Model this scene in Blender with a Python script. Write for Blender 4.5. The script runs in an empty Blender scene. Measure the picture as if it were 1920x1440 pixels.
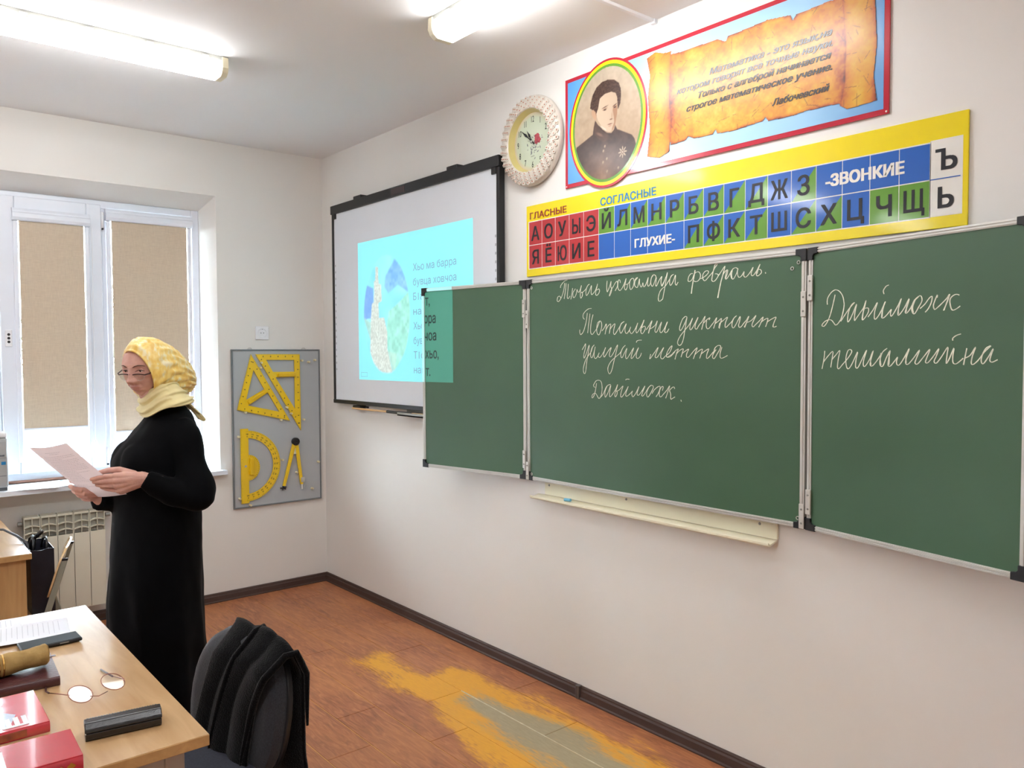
import bpy, bmesh, math, random
import numpy as np
from mathutils import Vector, Matrix, noise as mnoise
random.seed(7)
SC = bpy.context.scene; COL = SC.collection
# ---------------------------------------------------------------- camera, world, exposure
YAW, PITCH, ROLL, FPX = 0.8764789596486787, -0.03766891065463908, -0.004664147068663208, 1494.658
fw = Vector((-math.sin(YAW)*math.cos(PITCH), math.cos(YAW)*math.cos(PITCH), math.sin(PITCH)))
rt = Vector((math.cos(YAW), math.sin(YAW), 0)); up = rt.cross(fw)
r2 = rt*math.cos(ROLL)+up*math.sin(ROLL); u2 = r2.cross(fw)
cd = bpy.data.cameras.new('camera'); cam = bpy.data.objects.new('camera', cd); COL.objects.link(cam)
cd.sensor_width = 36; cd.sensor_fit = 'HORIZONTAL'; cd.lens = FPX/1920*36; cd.clip_start = .05
M = Matrix((r2, u2, -fw)).transposed().to_4x4(); M.translation = Vector((5.3496, -2.6724, 1.6574))
cam.matrix_world = M; SC.camera = cam
wd = bpy.data.worlds.new('overcast_sky'); SC.world = wd; wd.use_nodes = True
bg = wd.node_tree.nodes['Background']; bg.inputs[0].default_value = (.80, .90, 1.0, 1); bg.inputs[1].default_value = 15.0
SC.view_settings.view_transform = 'Standard'; SC.view_settings.look = 'None'
SC.view_settings.exposure = 1.97; SC.view_settings.gamma = 1; SC.view_settings.use_curve_mapping = False
LAMP_STRENGTH = 6.8
# ---------------------------------------------------------------- materials
def lin(c):
    r = []
    for v in c:
        v = v/255.
        r.append(v/12.92 if v <= .04045 else ((v+.055)/1.055)**2.4)
    return r
def nodes(name):
    m = bpy.data.materials.new(name); m.use_nodes = True
    t = m.node_tree; b = t.nodes['Principled BSDF']
    return m, t, b
def N(t, typ, **k):
    n = t.nodes.new(typ)
    for a, v in k.items(): setattr(n, a, v)
    return n
def mat(name, c, rough=.5, metal=0, var=.04, scale=6, bump=0, bscale=80, coat=0, spec=None, stretch=None, sheen=0, emit=0, c2=None, trans=0):
    m, t, b = nodes(name); L = t.links
    tc = N(t, 'ShaderNodeTexCoord'); mp = N(t, 'ShaderNodeMapping'); L.new(tc.outputs['Object'], mp.inputs[0])
    if stretch: mp.inputs['Scale'].default_value = stretch
    nz = N(t, 'ShaderNodeTexNoise'); nz.inputs['Scale'].default_value = scale; nz.inputs['Detail'].default_value = 4
    L.new(mp.outputs[0], nz.inputs['Vector'])
    cr = N(t, 'ShaderNodeValToRGB'); L.new(nz.outputs['Fac'], cr.inputs[0])
    a = lin(c)
    lo = [max(0, x*(1-var*2)) for x in a]; hi = [x*(1+var) for x in a]
    if c2 is not None: lo = lin(c2); hi = a
    cr.color_ramp.elements[0].position = .3; cr.color_ramp.elements[1].position = .7
    cr.color_ramp.elements[0].color = (*lo, 1); cr.color_ramp.elements[1].color = (*hi, 1)
    L.new(cr.outputs[0], b.inputs['Base Color'])
    b.inputs['Roughness'].default_value = rough; b.inputs['Metallic'].default_value = metal
    if spec is not None: b.inputs['Specular IOR Level'].default_value = spec
    if coat: b.inputs['Coat Weight'].default_value = coat; b.inputs['Coat Roughness'].default_value = .08
    if sheen: b.inputs['Sheen Weight'].default_value = sheen; b.inputs['Sheen Roughness'].default_value = .4
    if emit:
        L.new(cr.outputs[0], b.inputs['Emission Color']); b.inputs['Emission Strength'].default_value = emit
    if bump:
        bz = N(t, 'ShaderNodeTexNoise'); bz.inputs['Scale'].default_value = bscale; bz.inputs['Detail'].default_value = 3
        L.new(mp.outputs[0], bz.inputs['Vector'])
        bp = N(t, 'ShaderNodeBump'); bp.inputs['Strength'].default_value = bump; bp.inputs['Distance'].default_value = .004
        L.new(bz.outputs['Fac'], bp.inputs['Height']); L.new(bp.outputs[0], b.inputs['Normal'])
    return m
def wood(name, c1, c2, scale=3, st=(1, 12, 12), rough=.35, coat=.3):
    m, t, b = nodes(name); L = t.links
    tc = N(t, 'ShaderNodeTexCoord'); mp = N(t, 'ShaderNodeMapping'); L.new(tc.outputs['Object'], mp.inputs[0]); mp.inputs['Scale'].default_value = st
    nz = N(t, 'ShaderNodeTexNoise'); nz.inputs['Scale'].default_value = scale; nz.inputs['Detail'].default_value = 8; nz.inputs['Distortion'].default_value = .6
    L.new(mp.outputs[0], nz.inputs['Vector'])
    cr = N(t, 'ShaderNodeValToRGB'); L.new(nz.outputs['Fac'], cr.inputs[0])
    cr.color_ramp.elements[0].position = .32; cr.color_ramp.elements[1].position = .68
    cr.color_ramp.elements[0].color = (*lin(c1), 1); cr.color_ramp.elements[1].color = (*lin(c2), 1)
    L.new(cr.outputs[0], b.inputs['Base Color']); b.inputs['Roughness'].default_value = rough
    b.inputs['Coat Weight'].default_value = coat; b.inputs['Coat Roughness'].default_value = .2
    return m
def painted_mat(name, rough=.35, coat=.3, emit=0):
    m, t, b = nodes(name)
    a = N(t, 'ShaderNodeAttribute'); a.attribute_name = 'Col'
    t.links.new(a.outputs['Color'], b.inputs['Base Color']); b.inputs['Roughness'].default_value = rough
    b.inputs['Coat Weight'].default_value = coat; b.inputs['Coat Roughness'].default_value = .12
    if emit: t.links.new(a.outputs['Color'], b.inputs['Emission Color']); b.inputs['Emission Strength'].default_value = emit
    return m
# ---------------------------------------------------------------- mesh builder
class MB:
    def __init__(s, M=None): s.v = []; s.f = []; s.mi = []; s.M = M; s.cur = 0
    def add(s, vs, fs):
        o = len(s.v)
        if s.M is not None: vs = [tuple(s.M @ Vector(p)) for p in vs]
        s.v += [tuple(p) for p in vs]; s.f += [tuple(i+o for i in f) for f in fs]; s.mi += [s.cur]*len(fs)
        return s
    def box(s, x0, y0, z0, x1, y1, z1):
        x0, x1 = sorted((x0, x1)); y0, y1 = sorted((y0, y1)); z0, z1 = sorted((z0, z1))
        return s.add([(x, y, z) for z in (z0, z1) for y in (y0, y1) for x in (x0, x1)],
            [(0, 2, 3, 1), (4, 5, 7, 6), (0, 1, 5, 4), (2, 6, 7, 3), (0, 4, 6, 2), (1, 3, 7, 5)])
    def prism(s, pts, ext):
        n = len(pts); e = Vector(ext); a = [Vector(p) for p in pts]
        nn = Vector((0, 0, 0))
        for i in range(n): nn += a[i].cross(a[(i+1) % n])
        if nn.dot(e) > 0: a.reverse()
        return s.add([tuple(p) for p in a]+[tuple(p+e) for p in a],
            [tuple(range(n)), tuple(range(2*n-1, n-1, -1))]+[(i, i+n, (i+1) % n+n, (i+1) % n) for i in range(n)])
    def loft(s, rings, closed=True, caps=True):
        n = len(rings[0]); vs = [p for r in rings for p in r]; fs = []
        for k in range(len(rings)-1):
            for i in range(n if closed else n-1):
                j = (i+1) % n
                fs.append((k*n+i, k*n+j, (k+1)*n+j, (k+1)*n+i))
        if caps: fs += [tuple(range(n-1, -1, -1)), tuple(range((len(rings)-1)*n, len(rings)*n))]
        return s.add(vs, fs)
    def tube(s, path, r, n=10, cap=True, ends=False):
        P = [Vector(p) for p in path]; R = r if isinstance(r, (list, tuple)) else [r]*len(P)
        if ends:
            d0 = (P[0]-P[1]).normalized(); d1 = (P[-1]-P[-2]).normalized()
            P = [P[0]+d0*R[0]*.95, P[0]+d0*R[0]*.65]+P+[P[-1]+d1*R[-1]*.65, P[-1]+d1*R[-1]*.95]
            R = [R[0]*.3, R[0]*.75]+list(R)+[R[-1]*.75, R[-1]*.3]
        rings = []; px = None
        for i, p in enumerate(P):
            t = (P[min(i+1, len(P)-1)]-P[max(i-1, 0)]).normalized()
            if px is None:
                a = Vector((0, 0, 1)) if abs(t.z) < .9 else Vector((1, 0, 0)); px = t.cross(a).normalized()
            px = (px-t*px.dot(t)).normalized(); py = t.cross(px)
            rings.append([p+(px*math.cos(2*math.pi*k/n)+py*math.sin(2*math.pi*k/n))*R[i] for k in range(n)])
        return s.loft(rings, True, cap)
    def lathe(s, prof, c, ax, n=32, caps=False):
        ax = Vector(ax).normalized(); c = Vector(c)
        a = Vector((0, 0, 1)) if abs(ax.z) < .9 else Vector((1, 0, 0)); X = ax.cross(a).normalized(); Y = ax.cross(X)
        return s.loft([[c+ax*h+(X*math.cos(2*math.pi*k/n)+Y*math.sin(2*math.pi*k/n))*r for k in range(n)] for r, h in prof], True, caps)
    def grid(s, fn, nu, nv):
        vs = [fn(i/nu, j/nv) for j in range(nv+1) for i in range(nu+1)]
        return s.add(vs, [(j*(nu+1)+i, j*(nu+1)+i+1, (j+1)*(nu+1)+i+1, (j+1)*(nu+1)+i) for j in range(nv) for i in range(nu)])
    def ell(s, c, r, n=16, m=10, R=None):
        c = Vector(c); rings = []
        for k in range(1, m):
            a = math.pi*k/m; ring = []
            for i in range(n):
                b = 2*math.pi*i/n
                p = Vector((r[0]*math.sin(a)*math.cos(b), r[1]*math.sin(a)*math.sin(b), -r[2]*math.cos(a)))
                if R is not None: p = R @ p
                ring.append(c+p)
            rings.append(ring)
        return s.loft(rings)
    def mesh(s, name, bevel=0, seg=2):
        me = bpy.data.meshes.new(name); me.from_pydata([tuple(p) for p in s.v], [], s.f); me.update()
        if any(s.mi): me.polygons.foreach_set('material_index', s.mi)
        if bevel:
            b = bmesh.new(); b.from_mesh(me)
            es = [e for e in b.edges if len(e.link_faces) == 2 and e.calc_face_angle(0) > .5]
            bmesh.ops.bevel(b, geom=es, offset=bevel, segments=seg, affect='EDGES', profile=.5, clamp_overlap=True)
            b.to_mesh(me); b.free()
        return me
def props(o, label=None, cat=None, group=None, kind=None):
    if label: o['label'] = label
    if cat: o['category'] = cat
    if group: o['group'] = group
    if kind: o['kind'] = kind
    return o
def link(name, me, mats, parent=None, smooth=False, **k):
    o = bpy.data.objects.new(name, me); COL.objects.link(o)
    for m in (mats if isinstance(mats, (list, tuple)) else [mats]): me.materials.append(m)
    if smooth: me.shade_smooth() if hasattr(me, 'shade_smooth') else None
    if smooth == 'auto':
        try: me.set_sharp_from_angle(angle=.7)
        except Exception: pass
    if parent is not None:
        o.parent = parent
        if parent.type == 'EMPTY': o.location = -parent.location
    return props(o, **k)
def obj(name, mb, mats, parent=None, smooth=False, bevel=0, seg=2, **k):
    return link(name, mb.mesh(name, bevel, seg), mats, parent, smooth, **k)
def thing(name, loc, label, cat, group=None):
    o = bpy.data.objects.new(name, None); COL.objects.link(o); o.location = loc; o.empty_display_size = .1
    return props(o, label, cat, group)
def box(name, a, mats, parent=None, bevel=0, **k): return obj(name, MB().box(*a), mats, parent, bevel=bevel, **k)
_tmp = bpy.data.scenes.new('tmp')                         # modelling bench: removed at the end
def evalmesh(o):
    vl = _tmp.view_layers[0]; vl.update(); return bpy.data.meshes.new_from_object(o.evaluated_get(vl.depsgraph))
def remesh(mb, vox, smooth=4, fac=.5):
    me = mb.mesh('tmp'); o = bpy.data.objects.new('tmp', me); _tmp.collection.objects.link(o)
    r = o.modifiers.new('r', 'REMESH'); r.mode = 'VOXEL'; r.voxel_size = vox
    if smooth: q = o.modifiers.new('s', 'SMOOTH'); q.factor = fac; q.iterations = smooth
    m2 = evalmesh(o); bpy.data.objects.remove(o); bpy.data.meshes.remove(me); return m2
_tc = {}
def text_geo(s, bold=0.0, shear=0.0):
    """glyph outlines filled by winding number in thin slabs, so that crossing contours stay solid"""
    k = (s, bold, shear)
    if k in _tc: return _tc[k]
    cu = bpy.data.curves.new('t', 'FONT'); cu.body = s; cu.size = 1; cu.shear = shear; cu.resolution_u = 3; cu.fill_mode = 'NONE'
    o = bpy.data.objects.new('t', cu); _tmp.collection.objects.link(o); me = evalmesh(o)
    V = np.array([v.co[:2] for v in me.vertices]) if len(me.vertices) else np.zeros((0, 2))
    E = np.array([tuple(e.vertices) for e in me.edges], int).reshape(-1, 2)
    bpy.data.objects.remove(o); bpy.data.meshes.remove(me); bpy.data.curves.remove(cu)
    if not len(E): _tc[k] = (np.zeros((0, 3)), []); return _tc[k]
    # edges run along their contour in index order; only the closing edge jumps back
    d = E[:, 1]-E[:, 0]; sw = ((d < 0) & (d == -1)) | (d > 1); E[sw] = E[sw][:, ::-1]
    A, B = V[E[:, 0]], V[E[:, 1]]
    ys = np.unique(np.round(np.concatenate([V[:, 1], np.arange(V[:, 1].min(), V[:, 1].max(), .04)])/.012)*.012)
    ys[0] = V[:, 1].min(); ys[-1] = V[:, 1].max(); vs = []; f = []
    for y0, y1 in zip(ys[:-1], ys[1:]):
        if y1-y0 < 1e-5: continue
        ym = (y0+y1)/2; act = ((A[:, 1] > ym) != (B[:, 1] > ym)); a_, b_ = A[act], B[act]
        sl = (b_[:, 0]-a_[:, 0])/(b_[:, 1]-a_[:, 1]); xm = a_[:, 0]+sl*(ym-a_[:, 1]); w = np.where(b_[:, 1] > a_[:, 1], 1, -1)
        lo, hi = np.minimum(a_[:, 0], b_[:, 0]), np.maximum(a_[:, 0], b_[:, 0])
        x0 = np.clip(a_[:, 0]+sl*(y0-a_[:, 1]), lo, hi); x1 = np.clip(a_[:, 0]+sl*(y1-a_[:, 1]), lo, hi)
        cur = 0; st = None
        for i in np.argsort(xm):
            n = cur+w[i]
            if cur == 0 and n != 0: st = i
            elif cur != 0 and n == 0:
                q = len(vs); vs += [(x0[st]-bold, y0, 0), (x0[i]+bold, y0, 0), (x1[i]+bold, y1, 0), (x1[st]-bold, y1, 0)]; f.append((q, q+1, q+2, q+3))
            cur = n
    _tc[k] = (np.array(vs).reshape(-1, 3), f); return _tc[k]
CAP = None
def text(mb, s, fr, x0, y0, h=None, width=None, bold=0., shear=0., sx=1., align='L'):
    """fr maps local (x, y) to a world point; h = capital height; width = fit the whole string"""
    global CAP
    if CAP is None: v, f = text_geo('Н'); CAP = v[:, 1].max()-v[:, 1].min()
    v, f = text_geo(s, bold, shear)
    if len(v) == 0: return
    k = h/CAP; xs = v[:, 0]; a, b = xs.min(), xs.max()
    kx = k*sx if width is None else width/(b-a)
    off = x0-a*kx if align == 'L' else (x0-b*kx if align == 'R' else x0-(a+b)/2*kx)
    steps = [(0, 0)] if not bold else [(dx*bold*k, dy*bold*k) for dx, dy in ((0, 0), (0, .55), (0, -.55))]
    base = Vector(fr(0, 0)); nrm = (Vector(fr(1, 0))-base).cross(Vector(fr(0, 1))-base).normalized()
    for q, (dx, dy) in enumerate(steps): mb.add([Vector(fr(off+p[0]*kx+dx, y0+p[1]*k+dy))+nrm*q*.00003 for p in v], f)
# flat frames on the two walls
def onB(d): return lambda x, z: (x, -d, z)            # board wall (normal -y)
def onL(d): return lambda y, z: (d, y, z)             # window wall (normal +x)
def inpoly(x, y, P):
    P = np.array(P, float).reshape(-1, 2); r = np.zeros(x.shape, bool); n = len(P)
    for i in range(n):
        x1, y1 = P[i]; x2, y2 = P[(i+1) % n]
        if y1 == y2: continue
        c = ((y1 > y) != (y2 > y)) & (x < (x2-x1)*(y-y1)/(y2-y1)+x1); r ^= c
    return r
def blur(a, n=1):
    for _ in range(n):
        p = np.pad(a, [(1, 1), (1, 1)]+[(0, 0)]*(a.ndim-2), mode='edge')
        a = (p[:-2, 1:-1]+p[2:, 1:-1]+p[1:-1, :-2]+p[1:-1, 2:]+2*p[1:-1, 1:-1])/6
    return a
_rng = np.random.RandomState(3)
def vnoise(X, Y, s):
    """smooth value noise, s = cell size"""
    g = _rng.rand(256, 256); x = X/s; y = Y/s; i = np.floor(x).astype(int); j = np.floor(y).astype(int); fx = x-i; fy = y-j
    fx = fx*fx*(3-2*fx); fy = fy*fy*(3-2*fy); G = lambda a, b: g[a % 256, b % 256]
    return (G(i, j)*(1-fx)+G(i+1, j)*fx)*(1-fy)+(G(i, j+1)*(1-fx)+G(i+1, j+1)*fx)*fy
def painted(name, x0, z0, x1, z1, step, d, fn, m, parent, ink=1., **k):
    """a printed sheet on the board wall: a fine grid whose vertex colours come from fn(X, Z) -> rgb 0..255, mask"""
    nx = int((x1-x0)/step); nz = int((z1-z0)/step)
    X, Z = np.meshgrid(np.linspace(x0, x1, nx+1), np.linspace(z0, z1, nz+1), indexing='ij')
    rgb, mask = fn(X, Z)
    xc = (X[:-1, :-1]+X[1:, 1:])/2; keep = mask[:-1, :-1] & mask[1:, 1:] & mask[1:, :-1] & mask[:-1, 1:]
    idx = np.arange((nx+1)*(nz+1)).reshape(nx+1, nz+1); I, J = np.where(keep)
    F = np.stack([idx[I, J], idx[I+1, J], idx[I+1, J+1], idx[I, J+1]], 1)
    used = np.unique(F); mp = np.full(idx.size, -1); mp[used] = np.arange(len(used)); F = mp[F]
    V = np.stack([X.ravel()[used], np.full(len(used), -d), Z.ravel()[used]], 1)
    me = bpy.data.meshes.new(name); me.vertices.add(len(V)); me.vertices.foreach_set('co', V.ravel().astype(np.float32))
    me.loops.add(F.size); me.loops.foreach_set('vertex_index', F.ravel().astype(np.int32)); me.polygons.add(len(F))
    me.polygons.foreach_set('loop_start', np.arange(0, F.size, 4, dtype=np.int32)); me.update(calc_edges=True)
    c = np.clip(rgb.reshape(-1, 3)[used]/255., 0, 1); c = np.where(c <= .04045, c/12.92, ((c+.055)/1.055)**2.4)*ink
    at = me.color_attributes.new('Col', 'FLOAT_COLOR', 'POINT'); at.data.foreach_set('color', np.concatenate([c, np.ones((len(c), 1))], 1).ravel().astype(np.float32))
    return link(name, me, m, parent, **k)
# traced hand writing and printed outlines (millimetres in the plane of the board they are on)
HAND_C=[[242,947,243,954,248,961,265,974,278,979,290,981],[271,968,267,942,256,914,241,892,233,885,227,882,220,885,218,889,222,902,229,907,237,907,246,897],[281,966,278,939,273,916,268,893],[296,962,294,938,290,915,289,898,294,893,300,896,307,904],[325,940,321,919,313,888],[344,936,329,921,326,913,328,900,335,895,346,905,352,920,355,932,360,921,368,919,378,935,384,949,378,927,376,901,380,890,388,898,391,909,388,916,382,917],[384,914,398,920,414,931,426,946,436,951,422,943,414,924,413,908,418,900,430,912,442,931,449,944,447,922,447,908,451,902,457,905,467,913,478,926,488,949,480,926,475,907,478,898,486,898,496,907,500,917,496,925,490,924,482,920],[547,958,544,932,547,909,554,917,564,937,571,954,569,931,575,919,569,901,560,889,566,906,573,918,584,930,595,944,606,952,610,944,608,928,595,910],[626,943,624,954,617,957,612,944,612,922,621,910,630,913,642,926,653,944,660,960,655,938,650,920,657,910,664,916,668,927,665,935,658,933],[665,931,678,942,688,954,697,958,685,952,680,934,683,915,689,910,701,922,706,943,703,956,695,958],[704,929,713,947,727,959,715,955,711,942,710,926,722,916,729,925,737,953,737,935,744,918,751,921,756,934,760,918,768,920,778,937,786,955,782,934,783,921,788,918,797,928,803,951,815,964,805,956,800,938,802,923,810,916,820,932,828,953,822,962,815,964],[831,951,828,934,827,917,833,918,845,938,860,954,855,937,856,921,861,913,871,928,881,950],[859,915,872,933,883,952,889,968,883,940,875,905,869,880,864,860,857,855,851,851,843,853,841,866,847,886,859,901,878,912,891,927,901,939,912,953,923,957,910,953,902,938,901,921,907,913,920,930,931,954,930,931,931,916,936,912,940,917,945,924],[1019,952,1010,953,999,943,995,929,997,923,1007,923,1017,932,1025,949,1037,957,1049,956,1056,944,1053,930,1043,921,1032,919,1025,923],[1029,966,1023,937,1016,905,1011,873],[1030,965,1024,936,1017,905,1012,872],[1056,929,1070,933,1086,942,1095,952,1090,958,1078,956,1068,945,1067,931,1073,921,1081,921,1096,934,1113,949,1125,967,1135,978,1130,982,1124,974,1116,949,1110,923,1114,915,1121,914,1131,921,1141,935,1135,942,1125,943],[1125,980,1117,953,1111,923],[1141,934,1155,950,1172,969,1162,938,1151,903,1138,848],[1172,968,1163,938,1152,903,1140,848],[1162,936,1174,950,1184,953,1182,939,1175,920,1180,920,1190,931,1201,947,1206,951],[1180,951,1176,937,1173,921],[1230,953,1221,959,1208,955,1198,940,1201,923,1208,916,1216,923,1226,940,1231,955,1228,940,1232,924,1239,921,1248,927,1258,941,1256,928,1261,920,1270,922,1285,937,1297,954,1289,932,1292,923,1300,925,1314,942,1327,963,1316,944,1311,928,1315,920,1324,923,1333,932,1329,942,1319,944],[1205,949,1202,935,1204,919],[1325,959,1319,945,1314,928],[1349,931,1351,926],[405,791,398,795,394,803,396,815,407,826,422,835,435,839,449,839],[422,820,417,788,407,757,396,734,384,723,378,721,373,730,373,744],[439,816,432,775,424,727],[459,811,448,779,443,745,445,726,454,720,467,731,482,746,497,772,502,780,487,770,482,744,485,725,496,717,507,735,514,759,509,777,500,780],[515,735,529,748,542,766,540,742,534,719],[538,737,554,757,569,764,565,744,560,721],[563,739,581,757,595,764,588,741,586,723,593,717,606,730,621,748,635,765,650,772,633,765,623,743,625,727,632,722,645,739,662,763,654,742,657,724,666,720,679,733,688,748,681,733,690,719,700,723,716,742,728,764,718,737,720,722,728,725,746,747,764,776,753,751,744,732,748,719,756,718,767,731,771,743,764,749,751,742],[775,733,791,750,807,771,798,745,788,717],[793,735,811,742,827,754,836,769,827,742,823,727,831,721,845,741,859,764,852,741,850,725,858,719,874,736,890,764,877,733,878,719,888,721,898,734],[762,775,749,744,746,727],[806,767,795,743,787,718],[890,762,880,740,874,721],[388,650,403,668,411,678,409,657,399,627,401,611,414,630,435,673,426,627,418,592,412,554,407,541,399,543,396,565,411,603,430,624,446,640,456,662,467,672,452,659,443,632,446,616,454,615,465,638,473,664,467,640,467,616,476,610,487,619,498,636,491,622,500,614,511,622,526,640,538,660,526,632,529,616,544,632,558,648,572,659,563,637,561,622,570,618,586,635,611,671,600,632,588,596,576,559,563,541,553,553,553,572,569,595,597,616,625,634,642,657,657,668,642,657,630,634,632,616,639,615,651,634,666,655,659,632,659,614,666,610,683,629,705,657,695,632,690,614,696,611,713,629,733,658,721,631,721,614,731,611,743,621,749,634],[720,679,723,686,735,689,750,689],[800,629,795,609,806,619,824,639,841,657,828,629,825,616,835,615,852,634,871,657,857,631,855,614,865,609,880,621,902,636,915,662,905,657,889,636,885,621,892,615,908,620,929,638],[890,616,911,626,930,641,947,650,939,634,930,607],[936,629,955,644,972,650,967,633,961,616],[966,631,983,641,1000,649,990,631,989,618,997,615,1010,626,1025,641,1042,654,1033,633,1023,609],[1030,626,1050,641,1067,648,1062,631,1054,611],[1060,628,1079,640,1098,649,1090,631,1087,614,1094,612,1109,626,1122,639],[1133,646,1123,640,1129,654,1143,662,1154,659,1149,645,1137,628,1129,616,1122,610,1116,616,1120,630,1133,646],[1160,655,1152,633,1152,616,1159,612,1172,616,1186,623],[968,772,982,782,968,771,956,746,953,731,958,725,970,738,985,765,990,779,982,782],[990,775,985,750,979,721,973,691,964,671,953,664,944,671,945,684,958,704,982,728,1004,750,1019,774,1008,749,1005,732,1011,727,1025,744,1046,776,1034,751,1031,734,1039,729,1052,746,1064,757,1080,779,1071,752,1063,726],[1073,752,1087,764,1103,772,1098,763],[1087,761,1085,742,1089,730,1098,730,1114,746,1125,758,1135,771,1128,750,1120,729],[1128,748,1145,759,1157,767,1152,747,1147,728],[1152,750,1168,761,1185,771,1176,751,1174,735,1179,732,1190,741,1204,753,1214,766,1226,775,1214,766,1206,748,1206,734,1213,729,1224,743,1242,772,1239,751,1235,738,1239,730,1247,733,1259,746,1270,757,1280,771,1272,750,1262,729],[1270,747,1286,752,1299,761,1311,773,1301,754,1294,738,1299,730,1309,738,1325,751,1342,766,1333,746,1323,728],[1330,744,1346,755,1361,760,1359,747,1352,729],[1359,747,1376,756,1395,763,1387,744,1383,729,1389,727,1398,730],[1279,769,1270,748,1260,730],[1149,750,1145,731],[481,497,477,476,471,454,462,435,453,429,453,440,464,450,477,449,488,436,497,428,510,442,516,471,514,495,507,507,496,511,479,508,466,494,462,486,466,480,473,478],[505,433,523,450,543,483,559,492,569,494,555,491,545,483,534,461,534,440,539,437,554,459,570,491,564,465,562,443,568,439,584,455,600,474,611,495,603,471,594,450,598,439,607,451,608,463,601,466],[607,465,622,472,643,489,633,465,629,444,636,440,650,455,664,473,674,488,662,463,659,448,667,445,684,456,699,469,694,457,698,445,704,445,719,462,736,490,726,465,726,453,734,452,751,469,769,493,756,466,751,451,759,450,774,467,790,487,804,497,790,487,779,464,780,450,787,446,801,463,815,486,812,495,803,496],[808,461,819,476,838,490,852,493,849,477,841,462,830,448],[864,476,869,490,863,493,853,482,847,464,850,451,858,450,872,463,888,478,903,497,894,473,882,444],[929,485,926,492,918,491,903,478,908,464,909,442,918,445,931,452],[658,515,662,519,672,520,681,519],[961,441,964,434]]
HAND_R=[[80,798,79,808,82,822,95,838,107,845,117,846,131,839,143,823,148,804,149,791,145,769,138,748,126,732,116,726,110,731,101,741,93,745,79,744,66,737,58,728,61,724,69,725,81,739,93,763,104,799,112,830],[136,738,152,758,171,781,191,799,177,789,166,763,164,736,172,741,184,762,199,793,193,767,191,739,200,748,215,766,227,781,235,803,229,778,222,755,222,739,234,749,244,764,245,775,240,778,232,777],[198,790,192,764,191,740],[234,799,226,773,222,741],[243,748,261,769,278,794,269,768,267,745,272,740,285,754,297,775,307,795,297,769,294,746,301,743,314,753,329,769,326,758,328,747,337,755,354,782,364,801,356,776,352,754,357,750,374,770,391,799,385,777,378,758,384,755,396,769,409,791,425,805,409,793,400,772,402,757,410,751,423,770,434,789,432,803,425,806],[305,792,298,769,296,746],[363,798,355,774,354,753],[391,797,383,777,381,758],[411,793,403,771,406,754],[302,819,299,829,304,838,310,844,319,847],[428,766,444,779,457,795,467,801,465,783,455,764,445,754],[483,796,484,804,477,789,472,773,476,761,486,767,499,778,514,792,523,804,516,782,504,756],[522,801,515,782,506,757],[553,799,543,802,531,797,524,786,527,765,533,756,544,759,556,767],[71,638,68,610,60,575],[66,599,85,620,105,636,102,610,97,581],[100,606,118,624,134,639,128,610,125,583,131,577,147,593,167,613,182,634,176,642,166,637,159,613,161,587,169,577,183,593,205,634,199,607,198,584,207,582,225,614,240,640,229,607,228,589,235,587,252,610,265,638,256,607,254,591,262,588,278,604,300,633,316,645,300,633,291,611,291,591,301,588,313,614,327,638,322,611,320,591,328,588,343,604,354,617,350,604,352,593,361,593,378,617,394,644,385,617,382,598,391,595,409,614,429,639,419,614,414,599,423,596,442,617,463,641,454,617,449,602,457,600,475,620,492,643,484,620,477,604,485,599,502,620,520,647,518,623,516,598,526,614,539,644,536,620,537,601,546,597,559,606,568,614],[535,666,535,673,546,681,560,685],[578,643,573,617,569,594],[573,614,589,623,604,646,595,620,592,600,598,596,613,609,630,632,648,649,634,642,624,623,621,606,627,598,641,617,655,641,648,620,646,607,653,603,668,610],[393,640,383,617,384,598],[263,635,255,614,257,591],[322,633,324,611,323,592],[294,630,291,611,294,591]]
ART={'hair':[176,385,179,409,193,443,217,471,252,487,286,488,326,478,354,456,365,429,367,400,362,365,348,342,343,362,343,398,334,417,309,429,269,429,243,419,234,396,229,372,220,341,205,353,199,371,187,378],'face':[237,416,269,429,309,429,334,417,344,394,347,352,344,325,337,298,331,274,317,257,298,253,281,259,252,284,226,319,214,351,226,373,232,396],'ear':[184,372,196,376,211,360,217,337,211,324,199,333,187,352],'coat':[208,323,223,303,252,275,281,253,309,246,326,259,331,278,343,256,376,240,430,213,446,193,457,159,441,102,376,45,252,34,145,85,78,184,87,225,133,241,193,263,199,295],'shirt':[234,296,255,275,279,260,275,272,252,288],'collar':[211,318,229,293,263,260,292,242,315,217,298,220,252,217,205,256,200,295],'shade':[320,367,343,362,345,324,337,298,331,274,317,257,309,251,315,270,326,292,323,317,317,343],'eyes':[269,358,330,356,309,310,298,287,376,149],'buttons':[269,195,260,176,281,137,258,125,283,80,351,84],'body':[641,499,697,494,784,493,878,490,913,471,923,489,986,490,1098,495,1192,482,1200,461,1213,477,1289,479,1337,482,1388,477,1393,115,1337,120,1251,121,1225,119,1208,116,1102,120,1091,136,1079,125,950,117,875,122,868,139,854,123,765,126,734,141,721,128,643,123],'rollA':[513,518,560,532,607,514,647,511,642,455,636,296,648,222,637,99,585,82,516,100,531,211,519,352,531,440],'rollB':[1384,502,1446,492,1501,480,1511,285,1501,181,1513,96,1450,93,1405,93,1381,109,1400,186,1402,317]}
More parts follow.
